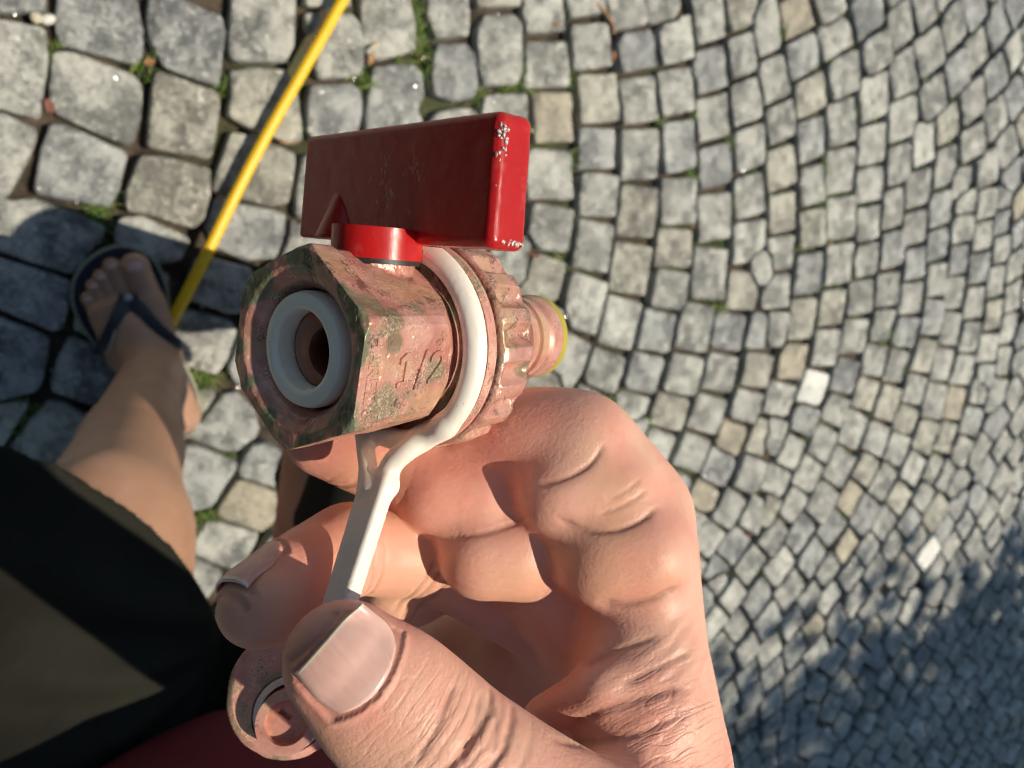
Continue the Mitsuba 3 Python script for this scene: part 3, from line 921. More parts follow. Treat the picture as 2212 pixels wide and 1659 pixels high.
mouth = m3.Manifold.revolve(m3.CrossSection([[(0, -1 * mm), (13.6 * mm, -1 * mm), (13.1 * mm, 0.0), (10.9 * mm, 1.6 * mm), (9.8 * mm, 3.4 * mm), (9.5 * mm, 5 * mm), (9.5 * mm, 27 * mm), (0, 27 * mm)]]), 96)
body = body - mouth
text12 = meshkit.text_mesh('1/2', 5.2 * mm, depth=0.6 * mm, bold=True)
ang_face = math.pi / 6
made = meshkit.text_mesh('HAREIN', 2.4 * mm, depth=0.36 * mm, bold=True)


def on_flat(t, k, af, z, along):
    """Lettering laid on flat number k of the hexagon, standing proud of it."""
    v = np.array(t.vertices, float)
    c = (v.min(0) + v.max(0)) / 2
    v = v - [c[0], c[1], 0.2 * mm]
    a = math.pi / 6 + k * math.pi / 3 + FLAT
    n, s, z3 = np.array([math.cos(a), math.sin(a), 0]), np.array([-math.sin(a), math.cos(a), 0]), np.array([0, 0, 1.0])
    if along == 'pipe':
        ex, ey = z3, s
    else:
        ex, ey = s, -z3
    if np.cross(ex, ey) @ n < 0:
        ey = -ey
    return trimesh.Trimesh(v[:, :1] * ex + v[:, 1:2] * ey + v[:, 2:] * n + n * af / 2 + z3 * z, t.faces, process=False)


bm = rough(body, 0.55 * mm, 0.16 * mm, 420, 1)
# which flat looks at the viewer
best = max(range(6), key=lambda k: -(valve([[math.cos(FLAT + math.pi / 6 + k * math.pi / 3), math.sin(FLAT + math.pi / 6 + k * math.pi / 3), 0]])[0] - VO) @ unit(VO))
vput('ball_valve__body', bm, 'old_brass', 40)
put_l = {'label': 'corroded copper coloured brass body of the upper valve with green stains'}
labels['ball_valve__body'] = put_l
vput('ball_valve__size_mark', on_flat(text12, best, 28.4 * mm, 13.5 * mm, 'pipe'), 'old_brass', 30, label='raised 1/2 cast on the flat of the upper valve')
vput('ball_valve__origin_mark', on_flat(made, best, 29.2 * mm, 2.7 * mm, 'round'), 'old_brass', 30, label='raised worn lettering on the collar of the upper valve')
# white seat, turned ball with its bore
seat = lathe([(1.0 * mm, 8.2 * mm), (1.3 * mm, 8.9 * mm), (2.2 * mm, 9.3 * mm), (6.5 * mm, 9.3 * mm), (6.5 * mm, 6.2 * mm), (1.8 * mm, 6.2 * mm), (1.1 * mm, 6.6 * mm), (0.8 * mm, 7.3 * mm)], 96)
vput('ball_valve__seat_ring', seat, 'seal_white', 40)
bore_dir = unit(np.array([math.sin(math.radians(38)), 0.0, math.cos(math.radians(38))]))
ball = m3.Manifold.sphere(9.4 * mm, 96)
hole = cyl(4.6 * mm, 40 * mm, -20 * mm).rotate((0, 30, 0))
vput('ball_valve__ball', (ball - hole).translate((0, 0, 12.0 * mm)), 'ball_brass', 40)
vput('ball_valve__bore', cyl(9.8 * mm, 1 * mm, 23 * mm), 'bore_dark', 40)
# joint ring, knurled nut, hose tail
vput('ball_valve__flange', lathe([(25.3 * mm, 11 * mm), (25.3 * mm, 18.6 * mm), (26.0 * mm, 19.2 * mm), (26.8 * mm, 19.2 * mm), (27.2 * mm, 17.4 * mm), (28.8 * mm, 17.4 * mm), (28.8 * mm, 11 * mm)], 96), 'green_brass', 40)
N = 432
th = np.arange(N) * 2 * np.pi / N
lobes = 18
ph = (th * lobes / (2 * np.pi)) % 1.0
dip = np.clip(np.sin(np.pi * np.clip((ph - 0.12) / 0.62, 0, 1)), 0, 1) ** 0.8 * ((ph > 0.12) & (ph < 0.74))
ZN = 1.6
prof = [(27.9, 12.0, 0), (27.9, 18.9, 0), (28.3, 19.6, 0), (28.9, 19.9, .2), (29.4, 20.1, 1), (34.4, 20.0, 1), (37.0, 19.8, 1), (38.0, 19.3, .35), (39.0, 18.0, 0), (40.4, 15.6, 0), (40.8, 13.6, 0), (40.8, 8.5, 0), (30, 8.5, 0)]
rows = []
for z, r, d in prof:
    rr = (r - 2.0 * d * dip) * mm
    rows.append(np.c_[rr * np.cos(th), rr * np.sin(th), np.full(N, z * mm)])
v = np.vstack(rows)
i, j = np.meshgrid(np.arange(len(prof)), np.arange(N), indexing='ij')
i2 = (i + 1) % len(prof)
q = np.stack([i * N + j, i * N + (j + 1) % N, i2 * N + (j + 1) % N, i2 * N + j], -1).reshape(-1, 4)
nut = trimesh.Trimesh(v, np.vstack([q[:, [0, 1, 2]], q[:, [0, 2, 3]]]), process=False)
if nut.volume < 0:
    nut.invert()
nut = nut.subdivide()
nn = vnormals(nut.vertices, nut.faces)
nut.vertices = nut.vertices + nn * (0.14 * mm * fbm(nut.vertices, 500, 3, 4))[:, None]
vput('ball_valve__union_nut', nut, 'old_brass', 40, label='knurled copper coloured union nut of the upper valve')
vput('ball_valve__gasket', lathe([(27.1 * mm, 12 * mm), (27.1 * mm, 18.2 * mm), (27.8 * mm, 18.4 * mm), (27.8 * mm, 12 * mm)], 96), 'dark_rubber', 40)
tp = [(39.6, 6.2), (39.6, 9.6)]
z = 41.0
for k in range(5):
    tp += [(z, 8.5), (z + 0.4, 9.35), (z + 3.4, 9.0), (z + 3.7, 8.5)]
    z += 4.0
tp += [(z + 0.2, 8.7), (z + 1.0, 9.3), (z + 4.2, 9.5)]
ze = z + 4.2
tail = lathe(np.array([p for p in tp] + [(ze, 6.2)]) * mm, 96)
vput('ball_valve__hose_tail', tail, 'tail_brass', 25, label='ribbed hose tail of the upper valve')
vput('ball_valve__hose_tail__rim', lathe(np.array([(ze, 6.3), (ze, 9.55), (ze + 2.0, 9.5), (ze + 2.6, 8.8), (ze + 2.6, 6.3)]) * mm, 96), 'rim_brass', 40, label='yellow green worn end rim')

# lever: a thick red bar standing on a round boss
LL, LR = P(693, 409, 0.143), P(1098, 396, 0.105)
LC, LX = (LL + LR) / 2, unit(LR - LL)
LZ = unit(np.cross(LX, ST))
LZ = LZ if LZ[2] < 0 else -LZ                             # the broad face towards the viewer
LY = np.cross(LZ, LX)
LY = LY if LY @ ST > 0 else -LY
lever = frame(LC, LX, LY, LZ)


def lput(key, m, matname, smooth=40, **k):
    m = tm(m).copy()
    if np.linalg.det(np.stack([LX, LY, LZ])) < 0:
        m.invert()
    m.vertices = lever(m.vertices)
    put(key, m, matname, smooth=smooth, **k)


LEN, HGT, THK, R = 57.0, 19.6, 7.6, 1.5
sph = m3.Manifold.sphere(1.0, 24)
corners = []
for sx in (-1, 1):
    for sy in (-1, 1):
        for sz in (-1, 1):
            r = R if sy > 0 or sx > 0 else 0.7
            t = 0.5 if sy > 0 else 0.0                    # a little draft
            corners.append(m3.Manifold.sphere(r, 24).translate((sx * (LEN / 2 - r - (1.3 * t if sx < 0 else 0.4 * t)), sy * (HGT / 2 - r), sz * (THK / 2 - r - 0.5 * t))))
bar = m3.Manifold.batch_hull(corners)
pivot = np.array([(VO + VA * 0.0155 + ST * 0.0205 - LC) @ a for a in (LX, LY, LZ)]) * 1000
boss = m3.Manifold.cylinder(5.0, 7.5, 7.5, 96).rotate((-90, 0, 0)).translate((pivot[0] + 1.2, -HGT / 2 - 2.8, pivot[2] + 0.2))
fair = m3.Manifold.cylinder(14.5, 6.8, 0.5, 96).rotate((-90, 0, 0)).translate((-14.5, -HGT / 2 + 0.2, 0.4))
lev = (bar + boss + fair).scale((mm, mm, mm))
lm = tm(lev.refine_to_length(0.7 * mm))
lm.merge_vertices()
nl = vnormals(lm.vertices, lm.faces)
edge_wear = np.clip((lm.vertices[:, 0] - LEN / 2 * mm + 3 * mm) / (3 * mm), 0, 1)
lm.vertices = lm.vertices + nl * ((0.05 + 0.10 * edge_wear) * mm * fbm(lm.vertices, 330, 3, 8))[:, None]
lput('ball_valve__lever', lm, 'red_paint', 35, label='thick red painted lever of the upper valve')
ch = []
r3 = np.random.default_rng(5)
for k in range(46):
    if k < 30:
        c = np.array([LEN / 2 - 0.25 + r3.normal(0, .12), HGT / 2 - 2.0 - abs(r3.normal(0, 2.6)), THK / 2 - 1.15 + r3.normal(0, .45)])
        c[0] = LEN / 2 - 0.42 if c[2] > THK / 2 - 1 else LEN / 2 - 0.05
    else:
        c = np.array([LEN / 2 - 0.05, -HGT / 2 + 0.9 + abs(r3.normal(0, .3)), r3.uniform(-THK / 2 + .6, THK / 2 - .6)])
    s = trimesh.creation.icosphere(1)
    s.vertices = (s.vertices * np.array([0.22, r3.uniform(.12, .42), r3.uniform(.12, .3)]) * (1 + 0.3 * r3.normal(size=(len(s.vertices), 1)) * .5) + c) * mm
    ch.append(s)
lput('ball_valve__lever__paint_chips', trimesh.util.concatenate(ch), 'chip_metal', True, label='chipped bare spots along the lever end')
gask = m3.Manifold.cylinder(0.9, 7.2, 7.2, 64).rotate((-90, 0, 0)).translate((pivot[0] + 1.2, -HGT / 2 - 3.6, pivot[2] + 0.2)).scale((mm, mm, mm))
lput('ball_valve__spindle_washer', gask, 'dark_rubber', 40)
labels['ball_valve'] = {'label': 'corroded brass ball valve with thick red lever held up in the middle', 'category': 'valve', 'group': 'old brass ball valves in the hand'}

# ---------------------------------------------------------------- white plastic spanner hooked round the neck
RC = VO + VA * 0.0228
E1, E2 = unit(np.array([1, 0, 0]) - VA * VA[0]), None
E2 = np.cross(VA, E1)
E2 = E2 if E2[1] > 0 else -E2                             # down in the picture
th = np.linspace(0, 2 * np.pi, 140)
loop = np.array([RC + 0.0176 * (np.cos(t) * E1 + np.sin(t) * E2) for t in th])
g = m3.Manifold.compose([]) if False else None
KF = Field(RC - [0.024, 0.023, 0.024], RC + [0.024, 0.064, 0.024], 0.0004)
for a, b in zip(loop[:-1], loop[1:]):
    KF.cap(a, b, 0.00205, 0.00205, 0.0)
top_s, end_s = P(817, 1040, 0.1270), P(700, 1415, 0.1165)
NS = unit(np.array([-0.62, 0.03, -0.78]))                 # flat of the stick
ax_s = unit(end_s - top_s)
NS = unit(NS - ax_s * (NS @ ax_s))
BS = np.cross(ax_s, NS)
BS = BS if BS[0] > 0 else -BS


def bar_field(F, a, b, w0, w1, t, n, s, k, r=0.0009):
    lo, hi = np.minimum(a, b) - 0.006, np.maximum(a, b) + 0.006
    sl = F.box(lo, hi)
    X, Y, Z = (F.ax[i][sl[i]] for i in range(3))
    p = np.stack(np.meshgrid(X, Y, Z, indexing='ij'), -1) - a
    L = np.linalg.norm(b - a)
    e = (b - a) / L
    u, v2, w = p @ e, p @ s, p @ n
    wd = w0 + (w1 - w0) * np.clip(u / L, 0, 1)
    d = np.stack([np.abs(u - L / 2) - (L / 2 - r), np.abs(v2) - (wd - r), np.abs(w) - (t - r)], -1)
    d = np.linalg.norm(np.maximum(d, 0), axis=-1) + np.minimum(d.max(-1), 0) - r
    F.f[sl] = smin(F.f[sl], d.astype(np.float32), k)


bar_field(KF, top_s - 0.0012 * ax_s, end_s, 0.0036, 0.0028, 0.0017, NS, BS, 0.0012)
prongs = KF.f
KF.f = np.full_like(prongs, 1.0)
pr = spline([RC + 0.0176 * (0.62 * E1 + 0.785 * E2), RC + 0.0176 * (0.30 * E1 + 0.954 * E2), P(893, 962, 0.1264), P(858, 990, 0.1266), P(838, 1050, 0.1266)], 40)
for a, b in zip(pr[:-1], pr[1:]):
    KF.cap(a, b, 0.0020, 0.0020, 0.0)
pr = spline([P(786, 880, 0.1385), P(787, 945, 0.1335), P(794, 1000, 0.1295), P(800, 1050, 0.1270)], 30)
for a, b in zip(pr[:-1], pr[1:]):
    KF.cap(a, b, 0.0017, 0.0017, 0.0)
KF.f = smin(prongs, KF.f, 0.0016)
kv, kf = KF.mesh()
kv = smooth_mesh(kv, kf, 10)
put('plastic_spanner', (kv, kf), 'white_plastic', smooth=True, label='white plastic ring spanner hooked round the valve neck, its flat handle pinched by the thumb', category='spanner')

# ---------------------------------------------------------------- the second valve, half hidden behind the thumb
SO = P(630, 1496, 0.158)
SA = unit(unit(SO) + np.array([0.10, -0.16, 0.0]))
SX = unit(np.array([1, 0.25, 0]) - SA * (SA @ np.array([1, 0.25, 0])))
SY = np.cross(SA, SX)
second = frame(SO, SX, SY, SA)


def sput(key, m, matname, smooth=40, **k):
    m = tm(m).copy()
    m.vertices = second(m.vertices)
    put(key, m, matname, smooth=smooth, **k)


b2 = (hexa(27.4 * mm, 9 * mm, 0.3) ^ m3.Manifold.revolve(m3.CrossSection([[(0, 0), (12.6 * mm, 0), (13.9 * mm, 0.8 * mm), (14.1 * mm, 2.0 * mm), (14.1 * mm, 9 * mm), (0, 9 * mm)]]), 96)) + cyl(11.5 * mm, 16 * mm, 8.5 * mm)
b2 = b2 - cyl(8.2 * mm, 6 * mm, -1 * mm, n=64).translate((1.0 * mm, 4.2 * mm, 0))
sput('ball_valve_001__body', rough(b2, 0.7 * mm, 0.14 * mm, 350, 6), 'green_brass', 40)
sput('ball_valve_001__seal', lathe([(-0.9 * mm, 6.4 * mm), (-0.9 * mm, 7.6 * mm), (0.6 * mm, 8.0 * mm), (4 * mm, 8.0 * mm), (4 * mm, 6.2 * mm)], 72).apply_translation([1.0 * mm, 4.2 * mm, 0]), 'white_plastic', 40)
pipe = (cyl(6.5 * mm, 10 * mm, -4.6 * mm) - cyl(4.6 * mm, 3.4 * mm, -5.2 * mm, n=64)) - m3.Manifold.cube((3.0 * mm, 1.2 * mm, 6 * mm), True).translate((-1.2 * mm, -0.6 * mm, -3 * mm)).rotate((0, 0, 20))
sput('ball_valve_001__pipe_end', pipe.translate((1.1 * mm, 5.2 * mm, 0)), 'tail_brass', 40)
labels['ball_valve_001'] = {'label': 'second corroded brass valve tucked behind the thumb at the bottom, with white seal', 'category': 'valve', 'group': 'old brass ball valves in the hand'}

# ---------------------------------------------------------------- the person: right hand
HL, HH, HS = np.array([-0.062, -0.004, 0.088]), np.array([0.068, 0.106, 0.212]), 0.00043
FING = {   # knuckle, middle joint, end joint, tip: point and radius
    'index': [(P(1384, 1540, .136), .0130), (P(1383, 1108, .147), .0102), (P(1258, 962, .1425), .0100), (P(1030, 948, .1485), .0086)],
    'middle': [(P(1330, 1450, .151), .0125), (P(1108, 1142, .150), .0098), (P(890, 1004, .149), .0092), (P(700, 946, .1465), .0081)],
    'ring': [(P(1262, 1370, .166), .0118), (P(930, 1195, .155), .0094), (P(755, 1183, .1405), .0088), (P(566, 1304, .1235), .0079)],
    'little': [(P(1207, 1301, .182), .0108), (P(1000, 1235, .176), .0092), (P(900, 1262, .166), .0088), (P(850, 1285, .156), .0078)],
}
TH = [(P(1620, 2150, .138), .0165), (P(1305, 1845, .1135), .0128), (P(922, 1588, .1100), .0113), (P(742, 1426, .1065), .0092)]
WR = P(1500, 2330, .165)
H = Field(HL, HH, HS)
# palm
for k, (nm, js) in enumerate(FING.items()):
    b = WR + (np.array([0.003, 0, -0.010]) + np.array([-0.004, 0.0, 0.0085]) * k)
    H.cap(js[0][0], b, js[0][1] * 0.95, 0.0135, 0.007)
H.cap(TH[0][0], TH[1][0], TH[0][1], TH[1][1], 0.010)
H.cap(TH[1][0] + 0.004 * np.array([1, 0.4, 0.6]), P(1395, 1720, .139), .0095, .0098, 0.009)       # web
H.cap(P(1360, 1860, .128), P(1420, 1640, .140), .0120, .0115, 0.009)
H.cap(P(1300, 1440, .158), P(1200, 1340, .182), .0098, .0090, 0.008)                              # pads under the fingers
H.cap(P(1440, 1900, .150), P(1290, 1560, .176), .0150, .0120, 0.010)
H.cap(P(985, 1430, .190), P(1180, 1950, .180), .0150, .0170, 0.008)                              # heel of the hand
H.cap(P(1130, 1470, .178), P(1280, 1950, .168), .0150, .0165, 0.008)
H.cap(P(1060, 1700, .168), P(1330, 2050, .150), .0150, .0165, 0.010)
H.cap(P(1418, 1440, .139), P(1432, 1790, .141), .0090, .0098, 0.009)
# folds of loose skin between thumb and first finger
H.cap(P(1165, 1545, .1340), P(1300, 1486, .1290), .0036, .0048, 0.0016)
H.cap(P(1300, 1486, .1290), P(1450, 1420, .1345), .0048, .0048, 0.0030)
base = H.f.copy()
full = base
BACK = spline([P(1430, 1480, .139), P(1411, 1300, .1430), P(1390, 1150, .1465), P(1358, 1062, .1480), P(1308, 990, .1480), P(1248, 948, .1470), P(1150, 936, .148)], 22)
PADS = {
    'index': [(P(1312, 1192, .1385), P(1380, 1190, .1385), .0112), (P(1215, 1066, .1390), P(1325, 1062, .1400), .0096)],
    'middle': [(P(1045, 1196, .1435), P(1112, 1190, .1440), .0094), (P(950, 1066, .1450), P(1040, 1074, .1455), .0088)],
    'ring': [(P(830, 1195, .148), P(870, 1196, .149), .0086)],
    'little': [],
}
for nm, js in FING.items():
    H.f = base.copy()
    H.cap(js[0][0], js[1][0], js[0][1], js[1][1], 0.004)
    full = np.minimum(full, H.f)
    H.f = np.full_like(base, 1.0)
    for (a, ra), (b, rb), k in zip(js[:-1], js[1:], (0.003, 0.002, 0.002)):
        if b is js[3][0]:
            H.cap(a, b, ra, rb, k, bump=lambda t, r=ra: 0.0007 * np.sin(np.pi * np.clip(t * 1.05, 0, 1)))
        else:
            H.cap(a, b, ra, rb, k, bump=lambda t: -0.0005 * np.sin(np.pi * t))
    if nm == 'index':
        own = H.f
        H.f = np.full_like(base, 1.0)
        for c0, c1 in zip(BACK[:-1], BACK[1:]):
            H.cap(c0, c1, .0084, .0084, 0.0)
        H.f = smin(own, H.f, 0.006)
    for c0, c1, r in PADS[nm]:
        H.cap(c0, c1, r, r, 0.0030)
    full = np.minimum(full, H.f)
H.f = full
# thumb: broad, flattened end
NT = unit(np.array([0.16, 0.0, -0.98]))
te = unit(TH[3][0] - TH[2][0])
NT = unit(NT - te * (NT @ te))
BT = np.cross(te, NT)
thumb = np.full_like(base, 1.0)
H.f = thumb
H.cap(TH[1][0], TH[2][0], TH[1][1], TH[2][1], 0.003, bump=lambda t: -0.0006 * np.sin(np.pi * t))
H.cap(TH[2][0], TH[3][0], TH[2][1], TH[3][1], 0.002, flat=(NT, 0.86), bump=lambda t: 0.0012 * np.sin(np.pi * np.clip(t, 0, 1)))
H.f = np.minimum(smin(full, H.f, 0.0015), 1.0)
hv, hf = H.mesh()
hv = relax(hv, hf, 70)
hn = vnormals(hv, hf)

# wrinkles: grooves across the thumb joint, folds in the web, fine lines elsewhere
t_th = (hv - TH[2][0]) @ te
near_th = np.exp(-(np.maximum(np.linalg.norm(hv - TH[2][0], axis=1) - 0.0125, 0) / 0.004) ** 2)
wob = 0.0007 * fbm(hv, 260, 3, 2)
dsp = np.zeros(len(hv))
dors = np.clip(hn @ NT, 0, 1) ** 0.5
for t0, A, wd in ((-0.0005, .80, .0006), (-0.0048, .70, .0006), (-0.0082, .36, .0005), (0.0024, .13, .0003), (0.0042, .12, .0003), (0.0058, .08, .0003), (-0.0026, .16, .0003), (-0.0104, .14, .0004)):
    q = (t_th + wob * 1.2 - t0 + 0.10 * ((hv - TH[2][0]) @ BT) ** 2 / 0.011) / wd
    dsp -= A * 0.001 * np.exp(-q * q) * near_th * dors
web = np.exp(-(np.maximum(np.linalg.norm((hv - P(1440, 1560, .130)) / np.array([1.0, 1.35, 1.0]), axis=1) - 0.010, 0) / 0.007) ** 2)
dirf = unit(P(1470, 1440, .13) - P(1290, 1560, .13))
perp = unit(np.cross(dirf, [0, 0, 1.0]))
qs = hv @ perp
al = hv @ dirf
ridge = np.sin(2 * np.pi * (qs + 0.0016 * fbm(hv, 110, 3, 5) + 0.12 * al) / 0.0021) * 0.5 + np.sin(2 * np.pi * (qs + 0.0012 * fbm(hv, 160, 3, 6) - 0.08 * al) / 0.0034)
dsp += 0.00005 * web * ridge * np.clip(0.6 + fbm(hv, 120, 2, 9), 0, 1.3)
fine = fbm(hv * np.array([1.0, 1.6, 1.0]), 900, 2, 12)
dsp += 0.00003 * fine + 0.00008 * fbm(hv, 120, 2, 13)


def joint_lines(js, k, offs, A, wd):
    """Creases on the palm side of a finger joint."""
    global dsp
    e = unit(js[k + 1][0] - js[k - 1][0])
    d = hv - js[k][0]
    back = unit(2 * js[k][0] - js[k + 1][0] - js[k - 1][0])
    m = np.exp(-(np.maximum(np.linalg.norm(d, axis=1) - js[k][1] * 1.25, 0) / 0.003) ** 2) * np.clip(0.25 - hn @ back, 0, 1)
    for o in offs:
        q = (d @ e + 0.0006 * fbm(hv, 300, 2, k + 20) - o) / wd
        dsp -= A * np.exp(-q * q) * m


for nm in ('index', 'middle', 'ring'):
    joint_lines(FING[nm], 1, (-0.0015, 0.0012, 0.0035), 0.00042, 0.00050)
    joint_lines(FING[nm], 2, (-0.0012, 0.0012), 0.00034, 0.00045)


# the deeper skin creases, drawn on the surface where it faces the phone
CREASES = [
    ([(1302, 955), (1290, 985), (1256, 1015), (1206, 1037), (1150, 1047)], .145, .0010, .00055),
    ([(1196, 1112), (1240, 1138), (1291, 1148), (1369, 1132), (1424, 1090)], .140, .0011, .00055),
    ([(1290, 1112), (1345, 1092), (1400, 1056)], .138, .0004, .0004),
    ([(1310, 1082), (1352, 1060), (1388, 1030)], .138, .0003, .0004),
    ([(1286, 1300), (1350, 1307), (1420, 1290), (1478, 1264)], .135, .0011, .0006),
    ([(955, 1158), (1040, 1152), (1148, 1112)], .140, .0009, .0006),
    ([(1225, 1572), (1340, 1522), (1490, 1486)], .126, .0012, .0008),
    ([(1180, 1592), (1290, 1602), (1400, 1576), (1505, 1528)], .122, .0008, .0006),
    ([(1250, 1440), (1330, 1405), (1425, 1372)], .136, .0008, .0006),
    ([(1330, 1480), (1420, 1442), (1500, 1402)], .128, .0006, .0005),
    ([(982, 1468), (962, 1530), (927, 1600), (893, 1656)], .100, .0007, .0004),
    ([(1036, 1490), (1032, 1545), (1012, 1610), (990, 1664)], .102, .0008, .0004),
    ([(1066, 1520), (1072, 1580), (1052, 1660)], .103, .0004, .0003),
]
hx, hy = hv[:, 0] / hv[:, 2] * 1533 + 1106, hv[:, 1] / hv[:, 2] * 1533 + 829.5
for pts, zr, A, wd in CREASES:
    q = spline(np.array(pts, float), 60) if len(pts) > 2 else np.linspace(*np.array(pts, float), 60)
    near = np.nonzero((np.abs(hv[:, 2] - zr) < .016) & (hn[:, 2] < 0.25) & (hx > q[:, 0].min() - 60) & (hx < q[:, 0].max() + 60) & (hy > q[:, 1].min() - 60) & (hy < q[:, 1].max() + 60))[0]
    if len(near):
        dd_, kk_ = cKDTree(q).query(np.c_[hx[near], hy[near]])
        mmd = dd_ * zr / 1533 + 0.00018 * fbm(hv[near], 500, 2, 3)
        end = np.clip(np.minimum(kk_, 59 - kk_) / 9.0, 0, 1)
        dsp[near] -= end * 0.62 * (A * 0.62 * np.exp(-(mmd / wd) ** 2) + A * 0.38 * np.exp(-(mmd / (3.2 * wd)) ** 2))


# nails
def nail_frame(c, e, n, L, Wd):
    return dict(c=c, e=e, n=n, b=np.cross(e, n), L=L, W=Wd)


def to_surface(p, n):
    p = p + n * 0.012
    start = p.copy()
    for _ in range(60):
        d = H.at(p)
        p = p - n * np.clip(d, -0.001, 0.002)[:, None] * 0.8
    go = (start - p) @ n
    lim = np.percentile(go, 35) + 0.0034                # past the flank of the finger the plate just bends on
    return start - n * np.minimum(go, lim)[:, None]


def nail_uv(N_, v):
    d = v - N_['c']
    return d @ N_['e'] / N_['L'], d @ N_['b'] / N_['W'], d @ N_['n']


def nail_edge(u, w):
    """> 1 outside the nail: rounded root at u = -1, gently bowed free edge at u = 1."""
    return np.maximum(np.maximum(np.abs(w), (u + 0.12 * w * w) / 1.0), -(u - 0.30 * w * w) / 1.0)


tn = nail_frame(P(759, 1446, .0985), te, NT, 0.0052, 0.0070)
re = unit(FING['ring'][3][0] - FING['ring'][2][0])
RN = unit(np.array([-0.62, -0.50, -0.55]))
RN = unit(RN - re * (RN @ re))
rn = nail_frame(FING['ring'][3][0] + RN * 0.007 - re * 0.0012, re, RN, 0.0060, 0.0054)
for N_ in (tn, rn):
    u, w, hgt = nail_uv(N_, hv)
    ed = nail_edge(u, w)
    top_side = (hgt > -0.006) & (hn @ N_['n'] > 0.15)
    fold = np.exp(-((ed - 1.10) / 0.10) ** 2) * (u < 0.75) * top_side
    dsp += 0.00022 * fold
    dsp -= 0.00030 * (ed < 1.02) * top_side
    dsp -= 0.0004 * np.exp(-((u - 1.12) / 0.10) ** 2) * (np.abs(w) < 0.95) * top_side
hv2 = hv + hn * dsp[:, None]

# skin colour: redder pads and knuckle creases, paler and yellower over the bones
pad = np.zeros(len(hv))
for c, r in [(FING['index'][3][0], .02), (FING['middle'][3][0], .016), (FING['ring'][3][0], .014), (TH[3][0], .012), (P(1345, 1230, .137), .013)]:
    pad = np.maximum(pad, np.exp(-(np.linalg.norm(hv - c, axis=1) / r) ** 2))
mot = fbm(hv, 85, 3, 30)
mot2 = fbm(hv, 420, 2, 31)
pale = np.array([0.70, 0.415, 0.305])
pink = np.array([0.67, 0.285, 0.215])
tan = np.array([0.65, 0.375, 0.23])
a = np.clip(0.40 + 0.50 * pad + 0.75 * mot + 0.16 * mot2, 0, 1)[:, None]
hc = pale * (1 - a) + pink * a
tn_a = np.clip(1.6 * fbm(hv, 48, 2, 33) - 0.35, 0, 0.5)[:, None]
hc = hc * (1 - tn_a) + tan * tn_a
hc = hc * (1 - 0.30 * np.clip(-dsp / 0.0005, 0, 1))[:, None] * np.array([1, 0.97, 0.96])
hand_mesh = (hv2, hf, hc)


def nail(key, N_, free, cols):
    nu, nw = 30, 34
    u, w = np.meshgrid(np.linspace(-1, 1, nu), np.linspace(-1, 1, nw), indexing='ij')
    uu = np.where(u < 0, u * (1 - 0.30 * w * w), u * (1 - 0.10 * w * w))
    ww = w * np.where(u < 0, 1 - 0.22 * u * u, 1 - 0.05 * u)
    p = N_['c'] + (uu * N_['L'])[..., None] * N_['e'] + (ww * N_['W'])[..., None] * N_['b']
    p = to_surface(p.reshape(-1, 3), N_['n']).reshape(nu, nw, 3)
    from scipy.ndimage import gaussian_filter
    p = np.stack([gaussian_filter(p[..., k], 1.6, mode='nearest') for k in range(3)], -1)
    lift = 0.00022 + free * np.clip((u - 0.45) / 0.55, 0, 1) ** 1.5 - 0.00045 * np.clip((np.abs(w) - 0.86) / 0.14, 0, 1) - 0.00045 * np.clip((-u - 0.86) / 0.14, 0, 1)
    rid = 0.000018 * np.sin(w * 70 + 3 * fbm(np.stack([w * 0.01, 0 * w, 0 * w], -1), 600, 2, 3)) + 0.00003 * fbm(np.stack([w * 0.02, u * 0.001, 0 * w], -1), 400, 2, 4)
    outp = p + N_['n'] * (lift + rid)[..., None]
    inn = outp - N_['n'] * 0.00045
    v = np.vstack([outp.reshape(-1, 3), inn.reshape(-1, 3)])
    i, j = np.meshgrid(np.arange(nu - 1), np.arange(nw - 1), indexing='ij')
    q = np.stack([i * nw + j, i * nw + j + 1, (i + 1) * nw + j + 1, (i + 1) * nw + j], -1).reshape(-1, 4)
    M = nu * nw
    loop_ = np.r_[np.arange(nw), np.arange(1, nu) * nw + nw - 1, (nu - 1) * nw + np.arange(nw - 2, -1, -1), np.arange(nu - 2, 0, -1) * nw]
    l2 = np.roll(loop_, -1)
    q = np.vstack([q, q[:, ::-1] + M, np.stack([loop_, loop_ + M, l2 + M, l2], 1)])
    m = trimesh.Trimesh(v, np.vstack([q[:, [0, 1, 2]], q[:, [0, 2, 3]]]), process=False)
    if m.volume < 0:
        m.invert()
    body, tip, moon = (np.array(c) for c in cols)
    k1 = np.clip((u - 0.84) / 0.1, 0, 1)[..., None]
    k2 = np.clip(1 - (np.hypot((u + 1.0) / 0.42, w / 0.62)), 0, 1)[..., None] ** 0.5
    st = (0.04 * fbm(np.stack([w * 0.02, u * 0.002, 0 * w], -1), 900, 2, 8))[..., None]
    c = (body * (1 - k2) + moon * k2) * (1 - k1) + tip * k1 + st
    c = np.vstack([c.reshape(-1, 3)] * 2)
    put(key, m, 'nail', smooth=True, color=np.clip(c, 0, 1))


nail('person__thumb_nail', tn, 0.00035, ((0.66, 0.40, 0.335), (0.74, 0.62, 0.46), (0.70, 0.48, 0.42)))
nail('person__finger_nail', rn, 0.0005, ((0.60, 0.34, 0.28), (0.72, 0.62, 0.52), (0.66, 0.44, 0.38)))

# ---------------------------------------------------------------- the person: feet, legs, arms, clothes
def Bd(r, g, h):
    """Right, forward, height of the seated person -> phone axes."""
    return r * RIGHT + g * FACE + (h - CAM_H) * UP


def RG(x, y, h):
    p = PH(x, y, h)
    return np.array([p @ RIGHT, p @ FACE, h])


